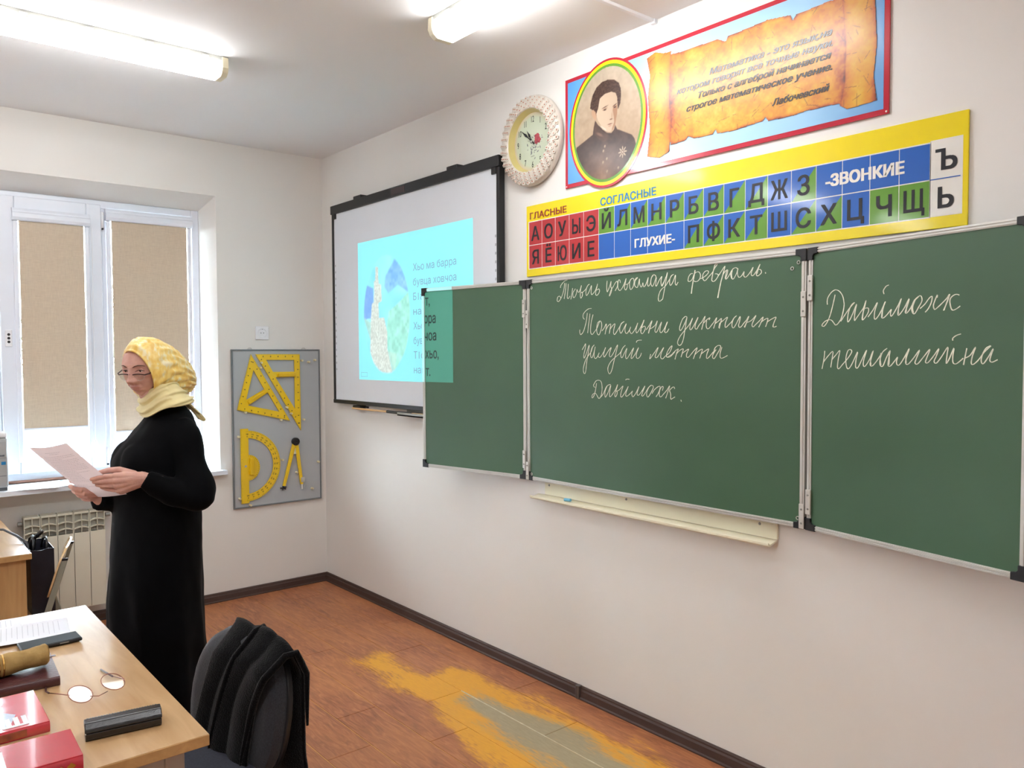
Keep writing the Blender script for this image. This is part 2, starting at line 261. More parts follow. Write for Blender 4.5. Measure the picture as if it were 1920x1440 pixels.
SLIDE={'oval':[70,426,646,403,382,801,366,37],'tower':[232,732,265,730,269,623,301,614,306,509,266,498,271,404,335,402,372,302,370,204,429,47,224,58,153,186,165,395,181,499,207,507,210,641,226,646],'mount':[116,621,203,595,205,407,69,398,73,549],'mount2':[354,663,468,763,540,712,621,605,631,541,501,601,389,556,340,599],'hill':[387,439,499,486,631,554,652,403,602,202,454,54,370,204,360,336],'low':[70,412,178,374,160,172,263,45,454,48,481,171,369,191,333,270,149,274]}
# ---------------------------------------------------------------- materials used by many
m_wall = mat('wall_paint', (229, 227, 222), .55, var=.012, scale=1.5, bump=.12, bscale=25)
m_ceil = mat('ceiling_paint', (232, 231, 230), .7, var=.01, scale=1.2)
m_white = mat('white_plastic', (232, 234, 238), .3, var=.01)
m_frame = mat('window_plastic', (226, 232, 242), .3, var=.01)
m_alu = mat('aluminium', (205, 203, 196), .35, .35, var=.02)
m_black = mat('black_plastic', (22, 23, 26), .4, var=.05)
m_cream = mat('cream_metal', (228, 222, 196), .4, var=.02)
m_skirt = mat('brown_skirting', (74, 54, 46), .6, var=.12, scale=3, stretch=(1, 1, 10), c2=(64, 46, 40))
m_dsk = wood('desk_laminate', (184, 146, 102), (206, 172, 128), 2.5, (1.2, 9, 9), .28, .35)
m_edge = wood('desk_edge', (180, 140, 88), (196, 156, 102), 4, (1, 9, 9), .4, .1)
m_grey = mat('grey_metal', (150, 150, 144), .4, .3, var=.03)
m_paper = mat('paper_white', (232, 234, 240), .6, var=.01)
# ---------------------------------------------------------------- floor of single planks, with the worn patch
def floor_mat():
    m, t, b = nodes('worn_laminate'); L = t.links
    geo = N(t, 'ShaderNodeNewGeometry'); sep = N(t, 'ShaderNodeSeparateXYZ'); L.new(geo.outputs['Position'], sep.inputs[0])
    def ma(op, a, c=None, d=None):
        n = N(t, 'ShaderNodeMath', operation=op)
        for i, v in enumerate((a, c, d)):
            if v is None: continue
            if isinstance(v, (int, float)): n.inputs[i].default_value = v
            else: L.new(v, n.inputs[i])
        return n.outputs[0]
    def nz(sc, st, det=5, dist=0):
        mp = N(t, 'ShaderNodeMapping'); mp.inputs['Scale'].default_value = st; L.new(geo.outputs['Position'], mp.inputs[0])
        n = N(t, 'ShaderNodeTexNoise'); n.inputs['Scale'].default_value = sc; n.inputs['Detail'].default_value = det; n.inputs['Distortion'].default_value = dist
        L.new(mp.outputs[0], n.inputs[0]); return n.outputs['Fac']
    n1 = nz(3.0, (1, 3.2, 1), 5); n2 = nz(22, (1, 5, 1), 3); nn = ma('ADD', ma('MULTIPLY', ma('SUBTRACT', n1, .5), .34), ma('MULTIPLY', ma('SUBTRACT', n2, .5), .16))
    def cap(ax, ay, bx, by, ra, rb):
        dx, dy = bx-ax, by-ay; l2 = dx*dx+dy*dy
        px = ma('SUBTRACT', sep.outputs[0], ax); py = ma('SUBTRACT', sep.outputs[1], ay)
        h = ma('ADD', ma('MULTIPLY', px, dx/l2), ma('MULTIPLY', py, dy/l2)); h = ma('MINIMUM', ma('MAXIMUM', h, 0.), 1.)
        ex = ma('SUBTRACT', px, ma('MULTIPLY', h, dx)); ey = ma('SUBTRACT', py, ma('MULTIPLY', h, dy))
        d = ma('SQRT', ma('ADD', ma('MULTIPLY', ex, ex), ma('MULTIPLY', ey, ey)))
        return ma('SUBTRACT', d, ma('ADD', ma('MULTIPLY', h, rb-ra), ra))
    dy_ = ma('MINIMUM', cap(1.60, -.52, 2.1, -.50, .06, .13), cap(2.08, -.38, 3.9, -.58, .15, .42))
    dy_ = ma('ADD', dy_, nn)
    dg = ma('ADD', ma('MINIMUM', cap(2.30, -.42, 2.7, -.40, .035, .12), cap(2.7, -.40, 4.0, -.42, .11, .17)), ma('MULTIPLY', nn, .8))
    def ss(x, a, c):
        r = N(t, 'ShaderNodeMapRange'); r.interpolation_type = 'SMOOTHSTEP'; L.new(x, r.inputs[0]); r.inputs[1].default_value = a; r.inputs[2].default_value = c
        r.inputs[3].default_value = 1; r.inputs[4].default_value = 0; return r.outputs[0]
    my = ss(dy_, -.05, .06); mg = ss(dg, -.04, .05)
    g1 = nz(7, (1, 6, 1), 8, 1.6); g2 = nz(2.2, (1, 2, 1), 4)
    cr = N(t, 'ShaderNodeValToRGB'); L.new(g1, cr.inputs[0]); e = cr.color_ramp.elements
    e[0].position = .30; e[0].color = (*lin((136, 82, 55)), 1); e[1].position = .72; e[1].color = (*lin((186, 125, 84)), 1)
    x = cr.color_ramp.elements.new(.5); x.color = (*lin((162, 100, 66)), 1)
    sc = N(t, 'ShaderNodeValToRGB'); L.new(g2, sc.inputs[0]); e = sc.color_ramp.elements
    e[0].position = .42; e[0].color = (0, 0, 0, 1); e[1].position = .75; e[1].color = (1, 1, 1, 1)
    def mix(f, a, c2_):
        mx = N(t, 'ShaderNodeMix', data_type='RGBA')
        if isinstance(f, float): mx.inputs[0].default_value = f
        else: L.new(f, mx.inputs[0])
        for s_, v in ((6, a), (7, c2_)):
            if isinstance(v, tuple): mx.inputs[s_].default_value = (*lin(v), 1)
            else: L.new(v, mx.inputs[s_])
        return mx.outputs[2]
    base = mix(ma('MULTIPLY', sc.outputs[0], .5), cr.outputs[0], (204, 136, 84))
    yel = mix(n2, (232, 168, 40), (214, 150, 44)); gry = mix(n2, (150, 138, 106), (176, 162, 130))
    c = mix(my, base, yel); c = mix(mg, c, gry)
    L.new(c, b.inputs['Base Color']); b.inputs['Roughness'].default_value = .42
    return m
m_floor = floor_mat()
m_gap = mat('worn_joint', (236, 190, 110), .7, var=.08, scale=4, c2=(206, 150, 84))
RX, RY = 6.4, -8.3
fl = box('floor', (-.5, RY-.25, -.06, RX+.25, .25, -.0022), m_gap, kind='structure')
cache = {}
rows = {0: 2.37, 1: 1.56, 2: 2.21, 3: 1.285, 4: 2.093, 5: 2.405}
edges = [0, -.19]+[-.19-.2043*k for k in range(1, 41)]
for k in range(len(edges)-1):
    ya, yb = edges[k]-.0022, max(edges[k+1], RY)+.0022
    if ya-yb < .02: continue
    s = rows.get(k, random.uniform(.2, 1.4)) % 1.26-1.26
    while s < RX:
        a, b_ = max(s, -.12)+.0018, min(s+1.26, RX)-.0018; s += 1.26
        if b_-a < .01: continue
        key = (round(b_-a, 3), round(ya-yb, 3))
        if key not in cache:
            cache[key] = MB().box(0, 0, -.008, b_-a, -(ya-yb), 0).mesh('plank'); cache[key].materials.append(m_floor)
        o = bpy.data.objects.new('plank', cache[key]); COL.objects.link(o); o.location = (a, ya, 0); o.parent = fl
jf = MB()
for x0_, x1_, y_, wj in ((2.21, 2.83, -.3943, .006), (2.83, 3.45, -.3943, .004)):
    P_ = [x0_+(x1_-x0_)*k/30 for k in range(31)]; wv = [wj*(.45+.8*abs(mnoise.noise(Vector((p*14, 3, 1))))) for p in P_]
    jf.add([(p, y_-w_, .0005) for p, w_ in zip(P_, wv)]+[(p, y_+w_, .0005) for p, w_ in zip(P_, wv)], [(k, k+1, k+32, k+31) for k in range(30)])
obj('joint_filler', jf, mat('pale_filler', (206, 200, 174), .8, var=.1, scale=40), fl)
# ---------------------------------------------------------------- shell
H = 3.07
box('wall_front', (-.5, 0, 0, RX+.25, .25, H), m_wall, kind='structure')
box('wall_right', (RX, RY, 0, RX+.25, 0, H), m_wall, kind='structure')
box('wall_back', (-.5, RY-.25, 0, RX+.25, RY, H), m_wall, kind='structure')
box('ceiling', (-.5, RY-.25, H, RX+.25, .25, H+.2), m_ceil, kind='structure')
wl = MB()
OP = [(-.77, -2.69), (-3.45, -5.37), (-6.1, -8.0)]; prev = 0.
for i, (ya, yb) in enumerate(OP):
    wl.prism([(0, prev, 0), (0, ya, 0), (-.25, ya-.03, 0), (-.5, ya-.03, 0), (-.5, prev-(0.03 if i else 0)*0, 0)], (0, 0, H))
    # header and niche under the window
    wl.prism([(0, ya, H), (0, ya, 2.713), (-.25, ya, 2.645), (-.5, ya, 2.645), (-.5, ya, H)], (0, yb-ya, 0))
    wl.box(-.5, yb, 0, -.12, ya-.02, .855)
    wl.box(-.12, ya, 0, 0, ya-.127, .855); wl.box(-.12, yb+.127, 0, 0, yb, .855)
    prev = yb
wl.box(-.5, prev, 0, 0, RY, H)
obj('wall_left', wl, m_wall, kind='structure')
# skirting boards: moulded profile
def skirt(name, path, side):
    pr = [(0, 0), (.022, 0), (.022, .006), (.017, .012), (.015, .040), (.010, .048), (.010, .055), (.006, .061), (0, .061)]
    rings = []
    for i, p in enumerate(path):
        p = Vector(p); a = Vector(path[max(i-1, 0)]); b_ = Vector(path[min(i+1, len(path)-1)])
        if 0 < i < len(path)-1:
            d1 = (p-a).normalized(); d2 = (b_-p).normalized(); n1 = Vector((-d1.y, d1.x, 0))*side; n2 = Vector((-d2.y, d2.x, 0))*side
            n = (n1+n2); n = n/max(.3, n.dot(n1))
        else:
            d = (b_-a).normalized(); n = Vector((-d.y, d.x, 0))*side
        rings.append([p+n*q+Vector((0, 0, h)) for q, h in pr])
    mb = MB(); mb.loft(rings, True, True); return obj(name, mb, m_skirt, kind='structure')
skirt('baseboard_front', [(0, 0, 0), (2.65, 0, 0), (RX, 0, 0)], -1)
skirt('baseboard_left', [(0, 0, 0), (0, -.897, 0), (-.12, -.897, 0), (-.12, -2.563, 0), (0, -2.563, 0), (0, -3.577, 0), (-.12, -3.577, 0), (-.12, -5.243, 0), (0, -5.243, 0), (0, RY, 0)], 1)
jt = MB(); jt.box(2.635, -.026, 0, 2.660, -.001, .064)
obj('trim_1', jt, mat('skirting_joint', (84, 76, 72), .3), kind='structure', bevel=.002)
# ---------------------------------------------------------------- windows
m_glass, t_, b_ = nodes('window_glass'); t_.nodes.remove(b_)
tr = N(t_, 'ShaderNodeBsdfTransparent'); gl = N(t_, 'ShaderNodeBsdfGlossy'); mx = N(t_, 'ShaderNodeMixShader'); mx.inputs[0].default_value = .06
gl.inputs['Roughness'].default_value = .02; tr.inputs[0].default_value = (.96, .98, .97, 1)
t_.links.new(tr.outputs[0], mx.inputs[1]); t_.links.new(gl.outputs[0], mx.inputs[2]); t_.links.new(mx.outputs[0], t_.nodes['Material Output'].inputs[0])
def blind_mat():
    m, t, b = nodes('blind_fabric'); L = t.links
    tc = N(t, 'ShaderNodeTexCoord')
    w1 = N(t, 'ShaderNodeTexNoise'); w1.inputs['Scale'].default_value = 6
    mp = N(t, 'ShaderNodeMapping'); mp.inputs['Scale'].default_value = (1, 60, 4); L.new(tc.outputs['Object'], mp.inputs[0]); L.new(mp.outputs[0], w1.inputs[0])
    w2 = N(t, 'ShaderNodeTexNoise'); w2.inputs['Scale'].default_value = 6
    mp2 = N(t, 'ShaderNodeMapping'); mp2.inputs['Scale'].default_value = (1, 4, 60); L.new(tc.outputs['Object'], mp2.inputs[0]); L.new(mp2.outputs[0], w2.inputs[0])
    ad = N(t, 'ShaderNodeMath', operation='ADD'); L.new(w1.outputs['Fac'], ad.inputs[0]); L.new(w2.outputs['Fac'], ad.inputs[1])
    mr = N(t, 'ShaderNodeMapRange'); mr.inputs[1].default_value = .7; mr.inputs[2].default_value = 1.3; L.new(ad.outputs[0], mr.inputs[0])
    cr = N(t, 'ShaderNodeValToRGB'); L.new(mr.outputs[0], cr.inputs[0])
    cr.color_ramp.elements[0].color = (*lin((194, 178, 158)), 1); cr.color_ramp.elements[1].color = (*lin((208, 193, 172)), 1)
    L.new(cr.outputs[0], b.inputs['Base Color']); b.inputs['Roughness'].default_value = .9
    ts = N(t, 'ShaderNodeBsdfTranslucent'); L.new(cr.outputs[0], ts.inputs[0]); mx = N(t, 'ShaderNodeMixShader'); mx.inputs[0].default_value = .06
    L.new(b.outputs[0], mx.inputs[1]); L.new(ts.outputs[0], mx.inputs[2]); L.new(mx.outputs[0], t.nodes['Material Output'].inputs[0])
    return m
m_blind = blind_mat()
def blind(y0, y1, ztop, zbot, px, label):
    t = thing('roller_blind', (px+.03, (y0+y1)/2, zbot), label, 'blind', 'roller blinds on the windows')
    # cassette: moulded box with rounded front
    pr = [(0, 0), (.035, .004), (.045, .02), (.042, .045), (.034, .052), (.034, .06), (.026, .075), (0, .078)]
    mb = MB(); mb.prism([(px+a, y0-.035, ztop+h) for a, h in pr], (0, y1-y0+.07, 0)); obj('cassette', mb, m_frame, t, bevel=.002)
    for s in (y0-.03, y1+.005):
        obj('guide_rail', MB().box(px, s, zbot-.20, px+.014, s+.025, ztop), m_frame, t, bevel=.003)
    f = MB(); f.box(px+.012, y0, zbot, px+.0135, y1, ztop+.02); obj('fabric', f, m_blind, t)
    obj('bottom_bar', MB().tube([(px+.013, y0, zbot), (px+.013, y1, zbot)], .007, 8), m_frame, t, smooth=True)
def window(n, ya, yb):
    fx0, fx1 = -.32, -.25
    w = bpy.data.objects.new('window_%d' % n, None); COL.objects.link(w); w['kind'] = 'structure'; w.location = (fx0, (ya+yb)/2, .89)
    a, b_ = ya-.03, yb+.03                       # clear opening at the frame
    z0, z1 = .895, 2.645
    fr = MB(); fr.box(fx0, a, z0, fx1, a-.05, z1); fr.box(fx0, b_, z0, fx1, b_+.05, z1)
    fr.box(fx0, b_+.05, z1-.05, fx1, a-.05, z1); fr.box(fx0, b_+.05, z0, fx1, a-.05, z0+.06)
    m1 = ya-.625; m2 = yb+.70
    for q in (m1, m2): fr.box(fx0, q-.016, z0+.06, fx1, q+.016, z1-.05)
    obj('outer_frame', fr, m_frame, w, bevel=.006)
    # middle sash
    s0, s1 = m1-.018, m2+.018; sx = fx1+.022
    sa = MB(); sa.box(fx0+.01, s0, z0+.05, sx, s0-.085, z1-.03); sa.box(fx0+.01, s1, z0+.05, sx, s1+.085, z1-.03)
    sa.box(fx0+.01, s1+.085, z1-.115, sx, s0-.085, z1-.03); sa.box(fx0+.01, s1+.085, z0+.05, sx, s0-.085, z0+.13)
    obj('sash', sa, m_frame, w, bevel=.006)
    hz = 1.765; yh = s1+.04
    h = MB(); h.box(sx, yh-.018, hz-.05, sx+.008, yh+.018, hz+.05); hb = obj('handle_base', h, m_white, w, bevel=.004)
    d = MB()
    for q in (-.022, 0, .022): d.lathe([(.0001, .0085), (.008, .0085), (.008, .008)], (sx, yh, hz+q), (1, 0, 0), 12)
    obj('screw_hole', d, m_black, hb)
    for z in (1.02, 2.52):
        hg = MB(); hg.tube([(sx-.005, s0+.008, z-.05), (sx-.005, s0+.008, z+.05)], .009, 10); obj('hinge', hg, m_white, w, smooth=True)
        hg = MB(); hg.box(sx-.01, s0+.002, z-.062, sx+.004, s0+.012, z-.052); obj('hinge_pin', hg, m_black, w)
    for (y0, y1, zz) in ((a-.05, m1+.016, z0+.06), (s0-.085, s1+.085, z0+.13), (m2-.016, b_+.05, z0+.06)):
        y0, y1 = max(y0, y1), min(y0, y1)
        g = MB().box(fx0+.03, y1, zz, fx0+.034, y0, z1-.05); obj('pane', g, m_glass, w)
    sl = MB(); sl.box(fx1+.0, b_, .86, .0, a, .89); sl.box(0, yb-.03, .86, .06, ya+.03, .89)
    sl.box(-.32, b_, .86, fx1, a, .893)
    obj('sill', sl, m_frame, w, bevel=.003)
    return m1, m2, s0, s1, a, b_, sx
info = None
for i, (ya, yb) in enumerate(OP):
    m1, m2, s0, s1, a, b_, sx = window(i+1, ya, yb)
    where = ('the window nearest the board', 'the middle window behind the camera', 'the rearmost window')[i]
    blind(m1+.042, a-.085, 2.518, 1.165, -.25, 'beige roller blind beside the right reveal of '+where if i else 'wide beige roller blind behind the woman, next to the window reveal')
    blind(s1+.105, s0-.105, 2.465, 1.215, sx, 'beige roller blind on the opening sash of '+where if i else 'narrow beige roller blind on the opening sash, left of the woman')
    blind(b_+.085, m2-.042, 2.518, 1.165, -.25, 'beige roller blind on the left fixed pane of '+where)
# blind cord with pull weight
t = thing('blind_cord', (-.205, -1.475, 1.05), 'thin white blind cord with an oval pull, right of the narrow blind', 'cord')
obj('cord', MB().tube([(-.21, -1.472, 2.46), (-.207, -1.476, 1.9), (-.205, -1.480, 1.13)], .0015, 6), m_white, t)
obj('pull_weight', MB().ell((-.203, -1.480, 1.09), (.006, .012, .038)), m_white, t, smooth=True)
# ---------------------------------------------------------------- outdoors
m_snow = mat('pale_grass', (24, 29, 18), .9, var=.1, scale=.5, c2=(44, 40, 30))
box('ground', (-60, -50, -.9, -.8, 40, -.8), m_snow, kind='structure')
m_bark = mat('grey_bark', (22, 19, 18), .9, var=.15)
m_leaf = mat('pale_foliage', (30, 42, 28), .9, var=.2, scale=8)
rr = random.Random(5)
def tree(x, y, h, label, leafy):
    t = thing('tree', (x, y, -.8), label, 'tree', 'trees outside the window')
    mb = MB(); lf = MB()
    def br(p, d, l, r, k):
        q = p+d*l; mb.tube([p, (p+q)/2+Vector((rr.uniform(-.04, .04), rr.uniform(-.04, .04), 0)), q], [r, r*.8, r*.6], 6)
        if leafy and k <= 1:
            for _ in range(14):
                c = q+Vector((rr.gauss(0, .25), rr.gauss(0, .25), rr.gauss(0, .22))); s = rr.uniform(.05, .10)
                a = Vector((rr.uniform(-1, 1), rr.uniform(-1, 1), rr.uniform(-1, 1))).normalized()*s; b2 = a.orthogonal().normalized()*s*.6
                lf.add([c-a, c+b2, c+a, c-b2], [(0, 1, 2, 3)])
        if k == 0: return
        for _ in range(3 if k > 1 else 4):
            nd = (d+Vector((rr.uniform(-.9, .9), rr.uniform(-.9, .9), rr.uniform(-.1, .6)))).normalized(); br(q, nd, l*rr.uniform(.6, .8), r*.6, k-1)
    br(Vector((x, y, -.8)), Vector((rr.uniform(-.05, .05), rr.uniform(-.05, .05), 1)).normalized(), h*.3, .06+h*.01, 4)
    obj('trunk', mb, m_bark, t, smooth=True)
    if leafy: obj('foliage', lf, m_leaf, t, kind='stuff')
tree(-6.5, 1.6, 3.6, 'bare thin-branched tree seen under the narrow blind, nearest the glass', False)
tree(-9.0, 3.6, 4.2, 'bare tree with grey trunk under the wide blind behind the woman', False)
tree(-10.5, .6, 4, 'pale leafy tree outdoors, left of the bare ones', True)
tree(-13.0, 4.6, 5, 'pale leafy tree farthest from the window', True)
t = thing('car', (-8.6, .25, -.8), 'bright red car parked outside, seen under the narrow blind', 'car')
m_red = mat('red_paint', (104, 8, 10), .4, coat=.5)
R_ = Matrix.Translation((-8.6, .25, -.8)) @ Matrix.Rotation(1.2, 4, 'Z')
cb = MB(R_); prof = [(-2, .3), (-2, .75), (-1.7, .9), (-1.0, .98), (-.5, 1.42), (.7, 1.45), (1.3, 1.0), (1.9, .92), (2.05, .7), (2.05, .3)]
cb.prism([(a, -.8, h) for a, h in prof], (0, 1.6, 0)); obj('body', cb, m_red, t, bevel=.06, smooth='auto')
gb = MB(R_); gb.prism([(a, -.81, h) for a, h in [(-.85, 1.0), (-.42, 1.36), (.62, 1.38), (1.05, 1.0)]], (0, 1.62, 0)); obj('side_window', gb, mat('car_glass', (70, 80, 90), .1), t)
for a in (-1.25, 1.3):
    for b2 in (-.82, .66): obj('wheel', MB(R_).lathe([(.001, 0), (.2, .01), (.31, 0), (.31, .16), (.2, .17), (.001, .17)], (a, b2, .31), (0, 1, 0), 20), m_black, t, smooth='auto')
# ---------------------------------------------------------------- radiator in the niche, with its pipes
m_rad = mat('radiator_enamel', (226, 222, 204), .35, var=.01); m_rb = mat('radiator_inner', (190, 188, 180), .5)
t = thing('radiator', (-.06, -1.70, .12), 'cream white five-section panel radiator under the window sill', 'radiator')
for k in range(5):
    y1 = -1.478-k*.0868; y0 = y1-.0835; ym = (y0+y1)/2
    s = MB()
    s.box(-.034, y0, .125, -.024, y1, .585); s.box(-.10, ym-.012, .13, -.034, ym+.012, .57)      # front plate, core
    for q in (y0, y1-.003, ym-.0015): s.box(-.055, q, .585, -.026, q+.003, .71)
    sec_in = MB().box(-.062, y0+.002, .585, -.056, y1-.002, .70)
    for z in (.610, .650):
        s.grid(lambda a, b, z=z: (-.055+.029*b, y0+.002+(y1-y0-.004)*a, z+.012*math.sin(math.pi*a)*(1-b*.2)), 8, 1)
        s.grid(lambda a, b, z=z: (-.026, y0+.002+(y1-y0-.004)*a, z-.003+.012*math.sin(math.pi*a)*.8+.005*b), 8, 1)
    s.box(-.105, y0+.004, .70, -.03, y1-.004, .712)
    sec = obj('section', s, m_rad, t, bevel=0)
    obj('inner_plate', sec_in, m_rb, sec)
    obj('core', MB().box(-.112, y0+.001, .14, -.102, y1-.001, .70), m_rb, sec)
for z in (.17, .67):
    obj('plug', MB().tube([(-.07, -1.465, z), (-.07, -1.44, z)], .014, 10), m_grey, t, smooth='auto')
    obj('plug', MB().tube([(-.07, -1.914, z), (-.07, -1.935, z)], .014, 10), m_grey, t, smooth='auto')
obj('valve', MB().tube([(-.07, -1.44, .17), (-.07, -1.405, .17)], .017, 12), m_alu, t, smooth='auto')
t = thing('pipe', (-.07, -1.40, 0), 'cream heating pipe from the radiator valve down to the floor', 'pipe')
obj('riser', MB().tube([(-.07, -1.404, .17), (-.07, -1.395, .165), (-.07, -1.39, .15), (-.07, -1.39, 0)], .009, 10), m_rad, t, smooth=True)
obj('collar', MB().tube([(-.07, -1.39, .0), (-.07, -1.39, .008)], .018, 14), m_white, t)
# ---------------------------------------------------------------- ceiling lamps
m_diff = bpy.data.materials.new('lit_diffuser'); m_diff.use_nodes = True; t_ = m_diff.node_tree; b_ = t_.nodes['Principled BSDF']
b_.inputs['Base Color'].default_value = (.9, .9, .88, 1); b_.inputs['Emission Color'].default_value = (.975, .985, 1, 1); b_.inputs['Emission Strength'].default_value = LAMP_STRENGTH
m_cap = mat('lamp_cap', (226, 218, 190), .4, trans=0)
def lamp(cx, cy, L, along, label):
    """surface luminaire, L long, axis along 'x' or 'y'"""
    t = thing('ceiling_lamp', (cx, cy, H-.09), label, 'lamp', 'strip lamps on the ceiling')
    def P(a, w, z): return (cx+a, cy+w, z) if along == 'x' else (cx+w, cy+a, z)
    def ex(a, w=0, z=0): return (a, w, z) if along == 'x' else (w, a, z)
    pr = [(-.066, H-.022), (-.068, H-.052), (-.058, H-.074), (-.038, H-.088), (.038, H-.088), (.058, H-.074), (.068, H-.052), (.066, H-.022)]
    bd = MB(); bd.prism([P(-L/2+.01, w, z) for w, z in ((-.062, H-.001), (-.062, H-.021), (.062, H-.021), (.062, H-.001))], ex(L-.02)); obj('housing', bd, m_grey, t)
    df = MB(); df.prism([P(-L/2+.03, w, z) for w, z in pr], ex(L-.06)); obj('diffuser', df, m_diff, t)
    for s in (-1, 1):
        cp = MB(); a0 = s*(L/2)-(.03 if s > 0 else 0)
        cp.prism([P(a0, w*1.02, z-(.0015 if z < H-.03 else -.018)) for w, z in pr], ex(.03)); obj('end_cap', cp, m_cap, t, bevel=.003)
    n = 5
    for k in range(n):
        for w in (-.069, .0645):
            c = MB(); c.prism([P(-L/2+L*(k+.5)/n, w, z) for z in (H-.03,)]+[P(-L/2+L*(k+.5)/n+.03, w, H-.03), P(-L/2+L*(k+.5)/n+.03, w, H-.012), P(-L/2+L*(k+.5)/n, w, H-.012)], ex(0, .0045))
            obj('clip', c, m_alu, t)
lamp(1.478, -1.855, 1.22, 'y', 'lit white strip lamp on the ceiling above the window side, at top left')
lamp(3.125, -.695, 1.22, 'x', 'lit white strip lamp on the ceiling in front of the blackboard, at top centre')
for i, (x, y) in enumerate(((4.3, -1.9), (1.478, -3.75), (4.3, -3.75), (1.478, -5.9), (4.3, -5.9))):
    lamp(x, y, 1.22, 'y', ('lit strip lamp over the camera position', 'lit strip lamp of the second row, window side', 'lit strip lamp of the second row, inner side', 'lit strip lamp of the last row, window side', 'lit strip lamp of the last row, inner side')[i])
t = thing('cable_duct', (3.1, -.3, H-.012), 'thin white cable duct on the ceiling running from the wall to the lamp', 'cable duct')
obj('duct', MB().box(3.092, -.0, H-.013, 3.110, -.625, H), m_white, t, bevel=.002)
obj('duct_end', MB().box(3.088, -.0, H-.02, 3.114, -.02, H), m_white, t, bevel=.003)
# ---------------------------------------------------------------- three-leaf blackboard
m_green = mat('green_enamel', (66, 99, 72), .38, var=.05, scale=1.6, spec=.5)
m_chalk = mat('chalk', (226, 228, 208), .95, var=.1, scale=60)
def strokes(data, fr, w=.0028):
    mb = MB(); rr2 = random.Random(2)
    for si, st in enumerate(data):
        P = np.array(st, float).reshape(-1, 2)/1000
        if len(P) > 2:                                   # smooth the hand (Catmull-Rom)
            Q = np.vstack([P[:1], P, P[-1:]]); o = []
            for i in range(1, len(Q)-2):
                for u in (0, .25, .5, .75):
                    p0, p1, p2, p3 = Q[i-1:i+3]
                    o.append(.5*((2*p1)+(-p0+p2)*u+(2*p0-5*p1+4*p2-p3)*u*u+(-p0+3*p1-3*p2+p3)*u**3))
            P = np.array(o+[Q[-1]])
        L = []; R = []
        for i in range(len(P)):
            d = P[min(i+1, len(P)-1)]-P[max(i-1, 0)]; l = math.hypot(*d) or 1; n = np.array([-d[1], d[0]])/l
            # down-strokes press harder
            ww = w*(.5+.35*abs(d[1])/l+rr2.uniform(-.08, .08))
            L.append(P[i]+n*ww*.8); R.append(P[i]-n*ww*.8)
        k = len(P); mb.add([fr(*p, si*1.2e-5+i*1.2e-6) for i, p in enumerate(L)]+[fr(*p, si*1.2e-5+i*1.2e-6) for i, p in enumerate(R)], [(i, i+k, i+1+k, i+1) for i in range(k-1)])
    return mb
BX, BZ = 2.32, 1.025
bb = thing('blackboard', (3.08, -.03, BZ), 'green three-leaf chalkboard with white handwriting, both wings swung slightly out', 'blackboard')
FR = .018
def leaf(name, M, W, holes, chalk=None, label=None):
    """a leaf in its own frame: x along, y towards the room is -y, z up, 0..1"""
    lf = obj(name, MB(M).box(.006, .003, .006, W-.006, -.011, .994), m_green, bb, label=label)
    f = MB(M)
    for (x0, x1) in ((0, FR), (W-FR, W)):
        f.box(x0, .008, .028, x1, -.014, .972); f.box(x0+.005, -.014, .028, x1-.007, -.0165, .972)
    for (z0, z1, zz) in ((0, FR, 1), (1-FR, 1, -1)):
        f.box(.028, .008, z0, W-.028, -.014, z1); f.box(.028, -.014, z0+.003, W-.028, -.0175, z0+.007); f.box(.028, -.014, z1-.007, W-.028, -.0175, z1-.003)
    obj('frame', f, m_alu, lf)
    for x in (0, 1):
        for z in (0, 1):
            c = MB(M); sx = 1 if x == 0 else -1; sz = 1 if z == 0 else -1; ox = 0 if x == 0 else W; oz = z
            pts = [(ox-sx*.002, oz-sz*.002), (ox+sx*.040, oz-sz*.002), (ox+sx*.040, oz+sz*.020), (ox+sx*.026, oz+sz*.022), (ox+sx*.020, oz+sz*.028), (ox+sx*.020, oz+sz*.042), (ox-sx*.002, oz+sz*.042)]
            c.prism([(a, -.0195, b) for a, b in pts], (0, .030, 0)); obj('corner_cap', c, m_black, lf, bevel=.0015)
    if chalk: 
        h = strokes(chalk, lambda a, b, e=0: tuple(M @ Vector((a, -.0114-e, b)))); obj('handwriting', h, m_chalk, lf, kind='stuff')
    return lf
TY = -.036
MC = Matrix.Translation((BX, TY, BZ)); WC = 1.515
leaf('middle_leaf', MC, WC, 0, HAND_C, 'middle green leaf with four lines of white handwriting')
angR = math.atan2(-.150, .725); MR = Matrix.Translation((BX+WC+.012, TY, BZ)) @ Matrix.Rotation(angR, 4, 'Z')
leaf('right_leaf', MR, .757, 0, HAND_R, 'right green leaf with two handwritten words')
angL = math.atan2(.140, .726); ML = Matrix.Translation((BX-.012, TY, BZ)) @ Matrix.Rotation(angL, 4, 'Z') @ Matrix.Translation((-.740, 0, 0))
lfL = leaf('left_leaf', ML, .740, 0, None, 'blank left green leaf with a painted glowing corner of the slide picture')
for x, s in ((BX-.006, -1), (BX+WC+.006, 1)):
    for z in (.10, .86):
        for q, dx in ((0, -.012), (1, .013)):
            zz = BZ+z-(.055 if (q == 0) == (s > 0) else 0)
            hp = MB(); hp.box(x+dx-.010, TY-.018, zz-.045, x+dx+.010, TY-.024, zz+.045)
            hg = obj('hinge', hp, m_alu, bb, bevel=.002)
            rv = MB()
            for e in (-.025, .025): rv.lathe([(.0001, .0275), (.003, .0265), (.004, .024)], (x+dx, TY, zz+e), (0, -1, 0), 8)
            obj('rivet', rv, m_grey, hg)
